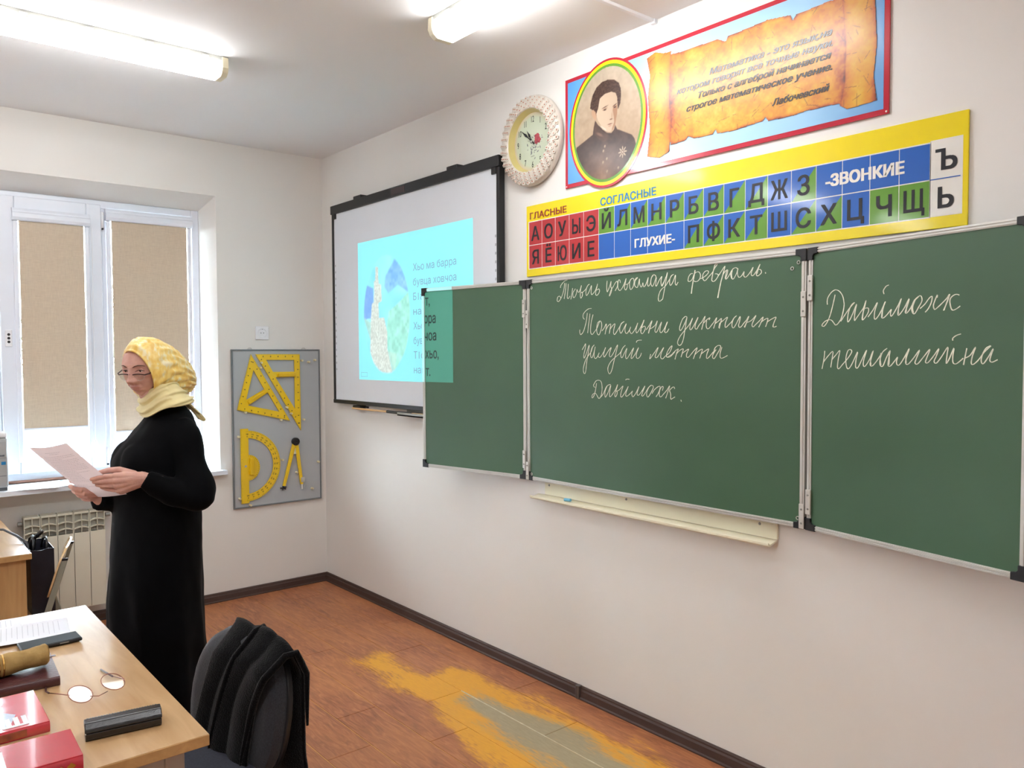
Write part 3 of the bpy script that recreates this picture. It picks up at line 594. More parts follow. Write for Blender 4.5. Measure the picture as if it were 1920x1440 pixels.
for (x, z) in ((BX+WC-.03, .955), (BX+WC-.055, .935), (BX+.035, .96), (BX+WC-.025, .035), (BX+.03, .03)):
    r_ = MB(); P_ = [(x+.006*math.cos(a*math.pi/4), TY-.014, BZ+z+.006*math.sin(a*math.pi/4)) for a in range(9)]
    r_.tube(P_, .0016, 6, cap=False); obj('eyelet', r_, m_alu, bb, smooth=True)
for x in (BX+.15, BX+WC-.15):
    obj('wall_bracket', MB().box(x-.03, -.0005, BZ+.9, x+.03, TY+.008, BZ+.96), m_grey, bb)
# ---------------------------------------------------------------- chalk tray
t = thing('chalk_tray', (3.05, -.02, .95), 'long cream metal chalk tray on the wall under the middle blackboard leaf', 'chalk tray')
tb = MB(); tb.prism([(2.408, -.0005, 1.03), (2.408, -.0005, .955), (3.705, -.0005, .955), (3.705, -.0005, 1.03)], (0, -.012, 0)); obj('back_plate', tb, m_cream, t, bevel=.002)
lp = MB(); pr = [(-.012, .955), (-.060, .944), (-.069, .953), (-.073, .951), (-.073, .942), (-.063, .936), (-.010, .948)]
lp.prism([(2.360, a, h) for a, h in pr], (1.345, 0, 0)); obj('ledge', lp, m_cream, t, bevel=.0015)
for x in (2.44, 2.95, 3.63):
    sc_ = MB().lathe([(.0001, .0165), (.004, .016), (.006, .0125)], (x, 0, 1.005), (0, -1, 0), 12); obj('screw', sc_, m_grey, t)
c = MB().tube([(2.585, -.045, .957), (2.622, -.040, .959)], [.0075, .007], 10)
props(obj('chalk', c, mat('blue_chalk', (120, 190, 222), .9), smooth='auto', bevel=0), 'small piece of light blue chalk lying in the chalk tray', 'chalk')
# ---------------------------------------------------------------- alphabet chart
AX0, AX1, AZ0, AZ1 = 2.272, 4.348, 2.048, 2.402
m_yel = mat('yellow_print', (240, 218, 8), .25, var=.01, coat=.35); m_wp = mat('white_print', (232, 230, 222), .3, coat=.5)
m_rp = mat('red_print', (180, 34, 40), .3, coat=.5); m_bp = mat('blue_print', (6, 92, 184), .3, var=.01, coat=.5); m_gp = mat('green_print', (92, 150, 34), .3, coat=.5)
m_kp = mat('black_print', (26, 28, 34), .3); m_dr = mat('dark_red_print', (150, 50, 20), .4); m_bt = mat('teal_blue_print', (28, 128, 176), .4)
t = thing('alphabet_chart', (3.31, -.005, AZ0), 'long yellow alphabet chart with red, blue and green letter cells above the blackboard', 'poster')
obj('board', MB().box(AX0, -.001, AZ0, AX1, -.009, AZ1), m_yel, t, bevel=.0015)
CX0, CW, ZT, ZM, ZB = 2.292, .09717, 2.319, 2.2035, 2.088; D0 = .0094
wg = MB(); fr = onB(D0)
wg.add([fr(CX0-.004, ZB-.004), fr(CX0+20*CW+.002, ZB-.004), fr(CX0+20*CW+.002, ZT+.004), fr(CX0-.004, ZT+.004)], [(0, 1, 2, 3)])
wg.add([fr(CX0+20*CW, ZB-.002), fr(CX0+21*CW, ZB-.002), fr(CX0+21*CW, ZT+.008), fr(CX0+20*CW, ZT+.008)], [(0, 1, 2, 3)])
obj('grid_lines', wg, m_wp, t)
R1 = list('АОУЫЭЙЛМНРБВГДЖЗ')+['']*4; R2 = list('ЯЁЮИЕ')+['']*5+list('ПФКТШСХЦЧЩ')
C1 = 'rrrrrgssssssssbsbbbb'; C2 = 'rrrrrbbbbbssssbssbgg'
fr = onB(D0+.0004); fl2 = onB(D0+.0012)
for row, (ls, cs, za, zb) in enumerate(((R1, C1, ZM+.0018, ZT), (R2, C2, ZB, ZM-.0018))):
    for k in range(20):
        x0 = CX0+k*CW+.0012; x1 = CX0+(k+1)*CW-.0012; q = cs[k]; cm = MB()
        if q == 's':
            cm.add([fr(x0, za), fr(x1, zb), fr(x0, zb)], [(0, 1, 2)]); cm.cur = 1; cm.add([fr(x0, za), fr(x1, za), fr(x1, zb)], [(0, 1, 2)])
        else: cm.add([fr(x0, za), fr(x1, za), fr(x1, zb), fr(x0, zb)], [(0, 1, 2, 3)])
        co = obj('letter_cell', cm, {'s': [m_bp, m_gp], 'r': m_rp, 'b': m_bp, 'g': m_gp}[q], t)
        if ls[k]:
            let = MB(); wsx = {'Ы': .78, 'Ю': .72, 'Ж': .78, 'Ф': .86, 'Ш': .82, 'Щ': .78, 'М': .84}.get(ls[k], .95)
            text(let, ls[k], fl2, (x0+x1)/2, za+(.023 if ls[k] in 'ДЦЩ' else .020), h=.070, sx=wsx, bold=.020, align='C'); obj('letter', let, m_kp, co)
for z, s in ((2.231, 'Ъ'), (2.112, 'Ь')): let = MB(); text(let, s, fl2, CX0+20.5*CW, z, h=.064, sx=.95, bold=.034, align='C'); obj('letter', let, m_kp, t)
tt = MB(); text(tt, 'ГЛАСНЫЕ', fl2, 2.299, 2.334, h=.032, width=.268, bold=.03); obj('vowel_heading', tt, m_dr, t)
tt = MB(); text(tt, 'СОГЛАСНЫЕ', fl2, 2.789, 2.332, h=.034, width=.328, bold=.025); obj('consonant_heading', tt, m_bt, t)
tt = MB(); text(tt, 'ГЛУХИЕ-', fl2, 2.996, 2.120, h=.036, width=.222, bold=.04); obj('white_heading', tt, m_wp, t); tt = MB(); text(tt, '-ЗВОНКИЕ', fl2, 3.882, 2.240, h=.040, width=.274, bold=.05); obj('white_heading', tt, m_wp, t)
ln = MB(); ln.add([fl2(CX0+20*CW, ZM-.0015), fl2(CX0+20.94*CW, ZM-.0015), fl2(CX0+20.94*CW, ZM+.0015), fl2(CX0+20*CW, ZM+.0015)], [(0, 1, 2, 3)]); obj('blue_line', ln, m_bp, t)
# ---------------------------------------------------------------- quotation poster
t = thing('quotation_poster', (3.33, -.005, 2.41), 'wide poster with oval portrait of a man in uniform and parchment scroll with black verse', 'poster')
QX0, QX1, QZ0, QZ1 = 2.557, 4.101, 2.446, 2.957; OX, OZ, OA, OB = 2.828, 2.696, .240, .286
def ell_pts(a, b, d, n=72): return [(OX+a*math.cos(2*math.pi*k/n), -d, OZ+b*math.sin(2*math.pi*k/n)) for k in range(n)]
m_crim = mat('crimson_print', (190, 24, 52), .22, coat=.8); m_sky, t_, b_ = nodes('pale_blue_print'); L_ = t_.links
tc = N(t_, 'ShaderNodeTexCoord'); sp = N(t_, 'ShaderNodeSeparateXYZ'); L_.new(tc.outputs['Object'], sp.inputs[0]); cr = N(t_, 'ShaderNodeValToRGB')
mr = N(t_, 'ShaderNodeMapRange'); mr.inputs[1].default_value = 2.55; mr.inputs[2].default_value = 4.1; L_.new(sp.outputs[0], mr.inputs[0]); L_.new(mr.outputs[0], cr.inputs[0])
e = cr.color_ramp.elements; e[0].color = (*lin((84, 158, 226)), 1); e[1].color = (*lin((96, 156, 216)), 1); q = e.new(.15); q.color = (*lin((96, 168, 230)), 1); q = e.new(.36); q.color = (*lin((186, 220, 240)), 1); q = e.new(.8); q.color = (*lin((158, 206, 240)), 1)
L_.new(cr.outputs[0], b_.inputs['Base Color']); b_.inputs['Roughness'].default_value = .25; b_.inputs['Coat Weight'].default_value = .8; b_.inputs['Coat Roughness'].default_value = .2
pb = MB().box(QX0, -.001, QZ0, QX1, -.008, QZ1); obj('board', pb, m_crim, t, bevel=.001)
pb = MB().prism(ell_pts(OA, OB, .001), (0, -.0092, 0)); obj('oval_board', pb, m_crim, t)
s = MB(); f_ = onB(.0088); s.add([f_(QX0+.018, QZ0+.018), f_(QX1-.018, QZ0+.018), f_(QX1-.018, QZ1-.018), f_(QX0+.018, QZ1-.018)], [(0, 1, 2, 3)]); obj('blue_field', s, m_sky, t)
s = MB(); s.add(ell_pts(OA-.010, OB-.010, .0106), [tuple(range(72))]); obj('yellow_ring', s, m_yel, t)
s = MB(); s.add(ell_pts(OA-.024, OB-.025, .0110), [tuple(range(72))]); obj('green_ring', s, m_gp, t)
m_art = painted_mat('printed_art', .35, .3); m_art.node_tree.nodes['Principled BSDF'].inputs['Coat Roughness'].default_value = .2
AO = np.array([2.55, 2.40])
def A_(k): return (np.array(ART[k]).reshape(-1, 2)/1000+AO)
def portrait(X, Z):
    a, b = OA-.034, OB-.036; mask = ((X-OX)/a)**2+((Z-OZ)/b)**2 < 1
    n = vnoise(X, Z, .03)*.6+vnoise(X, Z, .012)*.4
    img = np.zeros(X.shape+(3,)); t_ = np.clip((Z-OZ)/b*.5+.5, 0, 1)[..., None]
    img[:] = np.array((196, 158, 118))*(1-t_)+np.array((222, 204, 180))*t_; img += ((n-.5)*26)[..., None]
    def put(m, c, al=1.0, sh=None):
        c = np.array(c, float)+np.zeros(X.shape+(3,))
        if sh is not None: c = c+sh[..., None]
        mm = (m*al)[..., None]; img[:] = img*(1-mm)+c*mm
    soft = lambda k, n_=1: blur(inpoly(X, Z, A_(k)).astype(float), n_)
    coat = soft('coat', 2); lo = np.clip((2.62-Z)/.16, 0, 1); lx = np.clip(1-abs(X-2.80)/.16, 0, 1)
    cc = np.array((72, 44, 34))+(np.array((168, 126, 92))-np.array((72, 44, 34)))*(lo*lx)[..., None]
    mm = coat[..., None]; img[:] = img*(1-mm)+(cc+((n-.5)*34)[..., None])*mm
    put(soft('collar', 1), (88, 56, 42), .8, (n-.5)*30); put(soft('hair', 1), (74, 44, 30), 1, (vnoise(X, Z*1.6, .006)-.4)*46)
    put(soft('ear', 1), (222, 178, 142)); face = soft('face', 1)
    put(face, (240, 212, 182), 1, (X-2.83)*-180-10); put(soft('shade', 3)*face, (176, 122, 88), .75)
    put(soft('shirt', 1), (244, 230, 208), .9)
    E = A_('eyes')
    def blob(c, rx, rz, col, al=1., ang=0):
        dx = X-c[0]; dz = Z-c[1]; ca, sa = math.cos(ang), math.sin(ang); u = dx*ca+dz*sa; v = -dx*sa+dz*ca
        put(np.clip(1.5-np.sqrt((u/rx)**2+(v/rz)**2)*1.0, 0, 1)*1.0, col, al)
    blob(E[0]+[0, .004], .013, .004, (130, 84, 60), .5, .15); blob(E[0], .008, .0032, (74, 46, 36), .95); blob(E[0]+[0, .0125], .017, .0022, (84, 50, 36), .85, .18)
    blob(E[1], .0065, .003, (66, 40, 32), .95); blob(E[1]+[0, .010], .012, .0022, (78, 46, 34), .85, .35)
    blob(E[2]+[.003, .012], .003, .014, (190, 140, 106), .5); blob(E[2]+[-.002, -.002], .008, .0028, (120, 74, 54), .8)
    blob(E[3]+[.002, .001], .013, .0022, (130, 70, 56), .95); blob(E[3]+[.002, -.007], .009, .003, (208, 150, 124), .7)
    blob((2.785, 2.655), .02, .006, (200, 158, 126), .5, -.5)
    M_ = E[4]; th = np.arctan2(Z-M_[1], X-M_[0]); r_ = np.hypot(X-M_[0], Z-M_[1]); star = r_ < .017*(1+.55*np.cos(th*8))
    put(blur(star.astype(float)), (206, 180, 150)); put(blur((r_ < .008).astype(float)), (120, 84, 60)); put(blur((r_ < .004).astype(float)), (226, 204, 176))
    for c in A_('buttons'): blob(c, .005, .006, (216, 188, 150), .85); blob(c+[.003, -.003], .004, .004, (110, 76, 54), .4)
    return img, mask
painted('portrait', OX-.21, OZ-.255, OX+.21, OZ+.255, .0017, .0114, portrait, m_art, t, ink=.62)
def scroll(X, Z):
    masks = [inpoly(X, Z, A_(k)) for k in ('body', 'rollA', 'rollB')]; masks[0] |= ((X > 3.17) & (X < 3.23) & (Z > 2.535) & (Z < 2.885)) | ((X > 3.90) & (X < 3.96) & (Z > 2.53) & (Z < 2.87)); m = masks[0] | masks[1] | masks[2]
    n = vnoise(X, Z, .05)*.5+vnoise(X, Z, .02)*.3+vnoise(X, Z, .007)*.2
    img = np.zeros(X.shape+(3,)); Z0, Z1 = 2.50, 2.93
    def ramp(v, stops):
        v = np.clip(v, 0, 1); o = np.zeros(v.shape+(3,))
        for c in range(3): o[..., c] = np.interp(v, [s_[0] for s_ in stops], [s_[1][c] for s_ in stops])
        return o
    st = [(0, (110, 36, 4)), (.22, (196, 92, 6)), (.45, (232, 146, 8)), (.7, (242, 178, 22)), (1, (252, 214, 80))]
    inn = masks[0].astype(float); w = inn.copy()
    for _ in range(5): w = blur(w, 9)
    edge = np.clip((w-.5)*2.2, 0, 1)
    side = np.clip(np.minimum(X-3.19, 3.95-X)/.10, 0, 1)
    v = .12+.50*edge*side**.5+(n-.5)*.75
    img[:] = ramp(v, st)
    for k, (xa, xb) in ((1, (3.063, 3.20)), (2, (3.935, 4.065))):
        u = (X-xa)/(xb-xa); w2 = masks[k].astype(float)
        for _ in range(3): w2 = blur(w2, 6)
        vv = .10+.62*np.clip(np.sin(np.clip(u, 0, 1)*math.pi), 0, 1)**.8*np.clip((w2-.35)*2.4, 0.2, 1)+(n-.5)*.5
        img = np.where(masks[k][..., None], ramp(vv, st), img)
    rr3 = random.Random(9)
    for _ in range(150):
        x = rr3.uniform(3.08, 4.05); z = rr3.uniform(2.50, 2.92); a = rr3.uniform(-1.2, 1.6); l = rr3.uniform(.006, .028); w_ = rr3.uniform(.0008, .0022)
        dx = X-x; dz = Z-z; uu = dx*math.cos(a)+dz*math.sin(a); vv = -dx*math.sin(a)+dz*math.cos(a)
        mm = ((abs(uu) < l) & (abs(vv) < w_*(1-np.clip(abs(uu)/l, 0, 1)*.6)))[..., None]*.5; img = img*(1-mm)+np.array((120, 58, 14))*mm
    return img, m
painted('parchment_scroll', 3.04, 2.47, 4.08, 2.95, .0023, .0110, scroll, m_art, t, ink=.72)
tt = MB(); f_ = onB(.0122); m_txt = mat('black_verse', (14, 11, 8), .35, coat=.3)
for s_, x1, z, w_ in (('Математика - это язык,на', 3.904, 2.762, .517), ('котором говорят все точные науки.', 3.905, 2.724, .679), ('Только с алгеброй начинается', 3.901, 2.683, .566), ('строгое математическое учение.', 3.904, 2.642, .628), ('Лабочевский', 3.895, 2.572, .226)):
    tt = MB(); text(tt, s_, f_, x1, z, h=.0235, width=w_, bold=.035, shear=.33, align='R'); obj('verse_line', tt, m_txt, t, kind='stuff')
for (x, z) in ((QX1-.008, QZ0+.008), (QX0+.008, QZ0+.008)):
    obj('pin', MB().lathe([(.0001, .0102), (.003, .0098), (.0035, .008)], (x, 0, z), (0, -1, 0), 10), m_alu, t)
# ---------------------------------------------------------------- wall clock
m_ivory = mat('ivory_glaze', (212, 204, 192), .28, var=.02, coat=.4); m_brn = mat('brown_glaze', (178, 104, 72), .4)
cc = Vector((2.328, 0, 2.717)); t = thing('wall_clock', (cc.x, -.03, cc.z-.22), 'round white wall clock with embossed flower rim between whiteboard and posters', 'clock')
rim = MB().lathe([(.212, .002), (.221, .012), (.223, .026), (.219, .036), (.205, .046), (.185, .052), (.168, .054), (.158, .052), (.154, .046)], cc, (0, -1, 0), 72); obj('rim', rim, m_ivory, t, smooth=True)
inn = MB().lathe([(.154, .046), (.148, .030), (.142, .014)], cc, (0, -1, 0), 72); obj('inner_bevel', inn, mat('pale_yellow_bevel', (204, 190, 126), .3), t, smooth=True)
m_face, t_, b_ = nodes('clock_face'); L_ = t_.links; tc = N(t_, 'ShaderNodeTexCoord'); mp = N(t_, 'ShaderNodeMapping'); mp.inputs['Location'].default_value = (-cc.x, 0, -cc.z); L_.new(tc.outputs['Object'], mp.inputs[0])
ln_ = N(t_, 'ShaderNodeVectorMath', operation='LENGTH'); L_.new(mp.outputs[0], ln_.inputs[0]); cr = N(t_, 'ShaderNodeValToRGB'); mr = N(t_, 'ShaderNodeMapRange'); mr.inputs[2].default_value = .15; L_.new(ln_.outputs['Value'], mr.inputs[0]); L_.new(mr.outputs[0], cr.inputs[0])
e = cr.color_ramp.elements; e[0].color = (*lin((196, 206, 184)), 1); e[1].color = (*lin((208, 182, 146)), 1); q = e.new(.8); q.color = (*lin((192, 202, 178)), 1); L_.new(cr.outputs[0], b_.inputs['Base Color']); b_.inputs['Roughness'].default_value = .5
face = MB().lathe([(.0005, .014), (.143, .014)], cc, (0, -1, 0), 64); face.add([cc+Vector((0, -.014, 0))+Vector((.001*math.cos(a), 0, .001*math.sin(a))) for a in (0, 2, 4)], [(0, 1, 2)]); fo = obj('dial', face, m_face, t)
tt = MB(); f_ = onB(.0148)
for k in range(1, 13):
    a = math.pi/2-k*math.pi/6; text(tt, str(k), f_, cc.x+.112*math.cos(a), cc.z+.112*math.sin(a)-.016, h=.032, sx=.62, bold=.004, align='C')
text(tt, 'QUARTZ', f_, cc.x, cc.z-.075, h=.005, align='C'); obj('numerals', tt, m_kp, fo, kind='stuff')
m_rose = mat('rose_print', (188, 84, 92), .5, scale=60, c2=(150, 52, 62)); m_leafp = mat('grey_leaf_print', (150, 152, 150), .5, scale=60, c2=(120, 122, 124))
ro = MB(); lf_ = MB(); rr4 = random.Random(4)
for (x, z, r) in ((.030, .018, .016), (.045, .0, .015), (.028, -.004, .014), (.040, .022, .010)):
    ro.add([(cc.x+x+r*(1+.15*math.cos(5*a))*math.cos(a), -.0147-rr4.random()*.0002, cc.z+z+r*(1+.15*math.cos(5*a))*math.sin(a)) for a in [2*math.pi*k/24 for k in range(24)]], [tuple(range(24))])
for _ in range(46):
    x = rr4.gauss(.012, .024); z = rr4.gauss(-.022, .024); a = rr4.uniform(0, 6.3); l = rr4.uniform(.005, .011); d = -.0143-rr4.random()*.0002
    u_ = (math.cos(a)*l, math.sin(a)*l); v_ = (-math.sin(a)*l*.4, math.cos(a)*l*.4)
    lf_.add([(cc.x+x-u_[0], d, cc.z+z-u_[1]), (cc.x+x+v_[0], d, cc.z+z+v_[1]), (cc.x+x+u_[0], d, cc.z+z+u_[1]), (cc.x+x-v_[0], d, cc.z+z-v_[1])], [(0, 1, 2, 3)])
obj('rose_print', ro, m_rose, fo); obj('leaf_print', lf_, m_leafp, fo)
def hand(name, ang, L_, w, tail, d, style):
    a = math.radians(90-ang); ux, uz = math.cos(a), math.sin(a); vx, vz = -uz, ux
    P = lambda s_, q: (cc.x+ux*s_+vx*q, -d, cc.z+uz*s_+vz*q)
    mb = MB()
    pts = [(-tail, w*.5), (-tail*.6, w*.2), (0, w*.5), (L_*.35, w*.35), (L_*.55, w*1.1), (L_*.72, w*.5), (L_, 0), (L_*.72, -w*.5), (L_*.55, -w*1.1), (L_*.35, -w*.35), (0, -w*.5), (-tail*.6, -w*.2), (-tail, -w*.5)] if style else [(-tail, w), (L_, w*.4), (L_, -w*.4), (-tail, -w)]
    mb.prism([P(*p) for p in pts], (0, -.001, 0)); obj(name, mb, m_kp, t)
hand('hour_hand', 326, .072, .0065, .018, .018, 1); hand('minute_hand', 309, .108, .0065, .024, .020, 1); hand('second_hand', 102, .082, .0007, .03, .022, 0)
obj('hand_cap', MB().lathe([(.0001, .026), (.004, .0255), (.005, .02)], cc, (0, -1, 0), 14), m_alu, t)
# embossed flowers of the rim: five petals round a brown centre
fb = MB()
for k in range(5):
    a = 2*math.pi*k/5; fb.ell((math.cos(a)*.0068, -.001, math.sin(a)*.0068), (.0058, .0042, .0058), 8, 5)
fb.cur = 1; fb.ell((0, -.0042, 0), (.0032, .0026, .0032), 8, 5); fme = fb.mesh('flower'); fme.materials.append(m_ivory); fme.materials.append(m_brn); fme.shade_smooth()
for ring, (r, n_, d) in enumerate(((.164, 30, .0535), (.179, 33, .052), (.194, 36, .049), (.209, 39, .043))):
    for k in range(n_):
        a = 2*math.pi*(k+ring*.4)/n_; o = bpy.data.objects.new('flower', fme); COL.objects.link(o); o.parent = t
        o.location = Vector((cc.x+r*math.cos(a), -d, cc.z+r*math.sin(a)))-t.location; o.rotation_euler = (0, a*3, 0); o.scale = [.92+.12*math.sin(k*7)]*3
# ---------------------------------------------------------------- interactive whiteboard
WX0, WX1, WZ0, WZ1 = .232, 2.098, 1.320, 2.688
t = thing('whiteboard', (1.165, -.03, WZ0), 'large white interactive board in a thin black frame near the corner', 'whiteboard')
m_wb = mat('whiteboard_enamel', (224, 228, 234), .3, var=.005, spec=.4)
obj('surface', MB().box(WX0+.02, -.012, WZ0+.02, WX1-.02, -.040, WZ1-.045), m_wb, t)
obj('top_bar', MB().box(WX0-.004, -.008, WZ1-.055, WX1+.004, -.055, WZ1+.004), m_black, t, bevel=.004)
for a in (WX0, WX1-.024): obj('side_bar', MB().box(a, -.008, WZ0+.02, a+.024, -.047, WZ1-.055), m_black, t, bevel=.003)
obj('bottom_bar', MB().box(WX0, -.008, WZ0, WX1, -.050, WZ0+.026), m_black, t, bevel=.003)
for a in (WX0+.024, WX1-.06):
    obj('corner_block', MB().box(a, -.040, WZ1-.09, a+.036, -.052, WZ1-.055), m_black, t, bevel=.002)
    rb = MB(); 
for a, z, s_ in ((.60, WZ1+.004, 1), (1.68, WZ1+.004, 1), (.56, WZ0-.024, 0)):
    c = MB(); c.box(a-.05, -.001, z, a+.05, -.050, z+.020); c.box(a+.05, -.001, z+.002, a+.085, -.012, z+.014); obj('wall_clamp', c, m_black, t, bevel=.003)
obj('sensor_window', MB().box(1.045, -.054, WZ1-.047, 1.20, -.057, WZ1-.006), mat('dark_glass', (60, 48, 50), .1), t, bevel=.001)
ic = MB(); f_ = onB(.0404)
for k in range(17):
    for x in (WX0+.032, WX1-.044):
        z = 1.55+k*.045; ic.add([f_(x, z), f_(x+.012, z), f_(x+.012, z+.014), f_(x, z+.014)], [(0, 1, 2, 3)])
obj('icon_strip', ic, mat('faint_grey_print', (176, 180, 186), .4), t)
tr_ = MB(); tr_.box(1.12, -.001, WZ0-.040, 1.50, -.075, WZ0-.030); tr_.box(1.12, -.070, WZ0-.040, 1.50, -.075, WZ0-.018); tr_.box(1.12, -.001, WZ0-.040, 1.50, -.005, WZ0-.002); obj('pen_tray', tr_, m_grey, t, bevel=.001)
pz = 1.289; t = thing('pointer', (1.0, -.06, pz), 'thin wooden pointer stick lying across the pen tray under the whiteboard', 'pointer')
obj('stick', MB().tube([(.53, -.062, pz+.0075), (1.62, -.060, pz+.0085)], [.006, .009], 10), wood('pointer_wood', (206, 160, 104), (226, 186, 134)), t, smooth='auto')
obj('grip', MB().tube([(.98, -.0612, pz+.008), (1.27, -.0606, pz+.0082)], .0095, 10), m_black, t, smooth='auto')
for x in (.75, 1.55):
    obj('hook', MB().box(x-.01, -.0005, pz-.004, x+.01, -.075, pz-.0005), m_alu, t)
# ---------------------------------------------------------------- slide light painted as glowing flat panels on the whiteboard and the wing
t = thing('glowing_slide', (1.23, -.041, 1.49), 'bright cyan glowing panel painted as a projected slide, with tower picture and grey text, on the whiteboard', 'painted projection')
PX0, PX1, PZ0, PZ1 = .590, 1.862, 1.492, 2.398
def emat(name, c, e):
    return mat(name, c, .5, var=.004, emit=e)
m_cy = emat('glowing_cyan', (124, 206, 216), .22)  # the panel's own emission takes the place of projector light
obj('glowing_field', MB().box(PX0, -.0402, PZ0, PX1, -.0410, PZ1), m_cy, t)
SO = np.array([.587, 1.49]); S_ = lambda k: np.array(SLIDE[k]).reshape(-1, 2)/1000+SO
ov = S_('oval'); ox0, ox1 = ov[0][0], ov[1][0]; oz1, oz0 = ov[2][1], ov[3][1]
def pic(X, Z):
    cx, cz, a, b = (ox0+ox1)/2, (oz0+oz1)/2, (ox1-ox0)/2, (oz1-oz0)/2; mask = ((X-cx)/a)**2+((Z-cz)/b)**2 < 1
    n = vnoise(X, Z, .05)*.5+vnoise(X, Z, .02)*.5; n2 = vnoise(X, Z, .010)
    img = np.zeros(X.shape+(3,)); img[:] = (128, 204, 228)
    def put(k, c, amp=20, nn=n, sf=2, al=1.):
        m = (blur(inpoly(X, Z, S_(k)).astype(float), sf)*al)[..., None]; img[:] = img*(1-m)+(np.array(c, float)+((nn-.5)*amp)[..., None])*m
    img += ((vnoise(X, Z, .09)-.5)*50)[..., None]*np.array((1, .8, .3))
    put('mount2', (112, 158, 216), 60, n, 6, .9); put('mount', (104, 142, 204), 20); put('hill', (136, 196, 178), 50, n, 3); put('low', (152, 184, 168), 40, n, 5, .8)
    put('tower', (184, 184, 174), 40, n2, 1)
    img = img*.86+np.array((130, 208, 224))*.14
    dk = ((X-(ox0+.205))**2 < .012**2) & (Z < 1.72); pass
    r_ = ((X-cx)/a)**2+((Z-cz)/b)**2; ed = np.clip((r_-.90)/.1, 0, 1)[..., None]; img = img*(1-ed)+np.array((128, 206, 226))*ed
    return img, mask
painted('tower_picture', ox0-.01, oz0-.01, ox1+.01, oz1+.01, .004, .0414, pic, painted_mat('glowing_picture', .5, 0, .24), t)
tt = MB(); f_ = onB(.0418); m_gt = emat('glowing_grey', (112, 144, 172), .18)
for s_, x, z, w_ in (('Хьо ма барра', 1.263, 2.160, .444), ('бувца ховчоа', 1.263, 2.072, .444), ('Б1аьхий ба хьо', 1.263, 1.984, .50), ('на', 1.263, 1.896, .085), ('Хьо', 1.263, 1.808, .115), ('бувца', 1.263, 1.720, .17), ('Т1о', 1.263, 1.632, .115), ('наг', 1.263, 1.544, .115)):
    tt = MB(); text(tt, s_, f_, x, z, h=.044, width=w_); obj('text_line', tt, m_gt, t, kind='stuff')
dl = MB()
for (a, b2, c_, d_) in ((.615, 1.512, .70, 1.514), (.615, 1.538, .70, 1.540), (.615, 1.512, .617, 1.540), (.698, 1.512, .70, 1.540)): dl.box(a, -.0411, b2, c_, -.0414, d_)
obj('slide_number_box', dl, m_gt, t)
m_shl = mat('painted_dark_letters', (30, 56, 54), .5)  # flat dark colour for the unlit lettering of the slide
t = thing('glowing_slide_corner', tuple(ML @ Vector((.12, -.012, .5))), 'green-tinted glowing panel painted as a corner of the slide, with black letter endings, on the left blackboard leaf', 'painted projection')
m_pg = emat('glowing_green', (66, 138, 118), .12)  # slide light on the leaf put into the panel's colour and glow
xw = .232; z0_, z1_ = .478, .987
q = MB(ML); q.box(FR+.001, -.0111, z0_, xw, -.0116, z1_-.006); obj('glowing_field', q, m_pg, t)
q = MB(ML); q.box(.0, -.0176, z0_, FR, -.0182, .958); q.box(.04, -.0176, 1-FR, xw, -.0182, .9985); obj('glowing_frame_strips', q, emat('glowing_pale', (160, 214, 214), .15), t)  # pale glowing strips paint the slide light on the leaf frame
tt = MB(); f_ = lambda a, b2: tuple(ML @ Vector((a, -.0121, b2)))
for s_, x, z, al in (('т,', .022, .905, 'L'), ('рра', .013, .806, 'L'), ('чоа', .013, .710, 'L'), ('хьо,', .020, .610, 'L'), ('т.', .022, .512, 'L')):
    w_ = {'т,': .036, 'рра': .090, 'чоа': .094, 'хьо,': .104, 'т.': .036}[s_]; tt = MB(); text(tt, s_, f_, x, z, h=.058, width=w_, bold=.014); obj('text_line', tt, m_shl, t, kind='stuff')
# ---------------------------------------------------------------- socket on the left wall
t = thing('wall_socket', (0, -.468, 1.765), 'white square wall socket above the grey tool board', 'socket')
obj('plate', MB().box(.0005, -.515, 1.764, .010, -.421, 1.856), m_white, t, bevel=.003)
sk = MB().lathe([(.033, .0098), (.033, .013), (.029, .013), (.027, .0105), (.0005, .0102)], (0, -.468, 1.81), (1, 0, 0), 28); obj('bezel', sk, m_white, t, smooth='auto')
hl = MB()
for q in (-.0095, .0095): hl.lathe([(.0001, .0112), (.003, .0112), (.003, .010)], (0, -.468+q, 1.81), (1, 0, 0), 10)
hl.box(.0102, -.470, 1.834, .0125, -.466, 1.838); obj('pin_hole', hl, m_black, t)
# ---------------------------------------------------------------- grey board with drawing tools
t = thing('tool_board', (.01, -.372, .61), 'grey magnetic board in the corner holding yellow drawing instruments', 'board')
m_gb = mat('grey_board', (176, 182, 186), .5, var=.01); m_gf = mat('grey_frame', (122, 128, 132), .4, .3)
ty0, ty1, tz0, tz1 = -.690, -.045, .612, 1.697
obj('panel', MB().box(.004, ty0+.004, tz0+.004, .016, ty1-.004, tz1-.004), m_gb, t)
for a in ((.003, ty0, tz0, .021, ty0+.010, tz1), (.003, ty1-.010, tz0, .021, ty1, tz1), (.003, ty0+.010, tz0, .021, ty1-.010, tz0+.010), (.003, ty0+.010, tz1-.010, .021, ty1-.010, tz1)): obj('frame_strip', MB().box(*a), m_gf, t, bevel=.002)
for y in (-.557, -.165):
    obj('hanging_loop', MB().tube([(.008, y+.014*math.cos(a*math.pi/8), tz1+.012*math.sin(a*math.pi/8)) for a in range(9)], .0018, 6), m_alu, t, smooth=True)
PG = [(-.487, 1.605), (-.493, 1.57), (-.188, 1.617), (-.136, 1.607), (-.088, 1.62), (-.602, 1.268), (-.351, 1.203), (-.306, 1.288), (-.275, 1.244), (-.18, 1.197), (-.652, 1.104), (-.345, .921), (-.071, .884), (-.239, .823), (-.123, .696), (-.652, .682), (-.579, .630)]
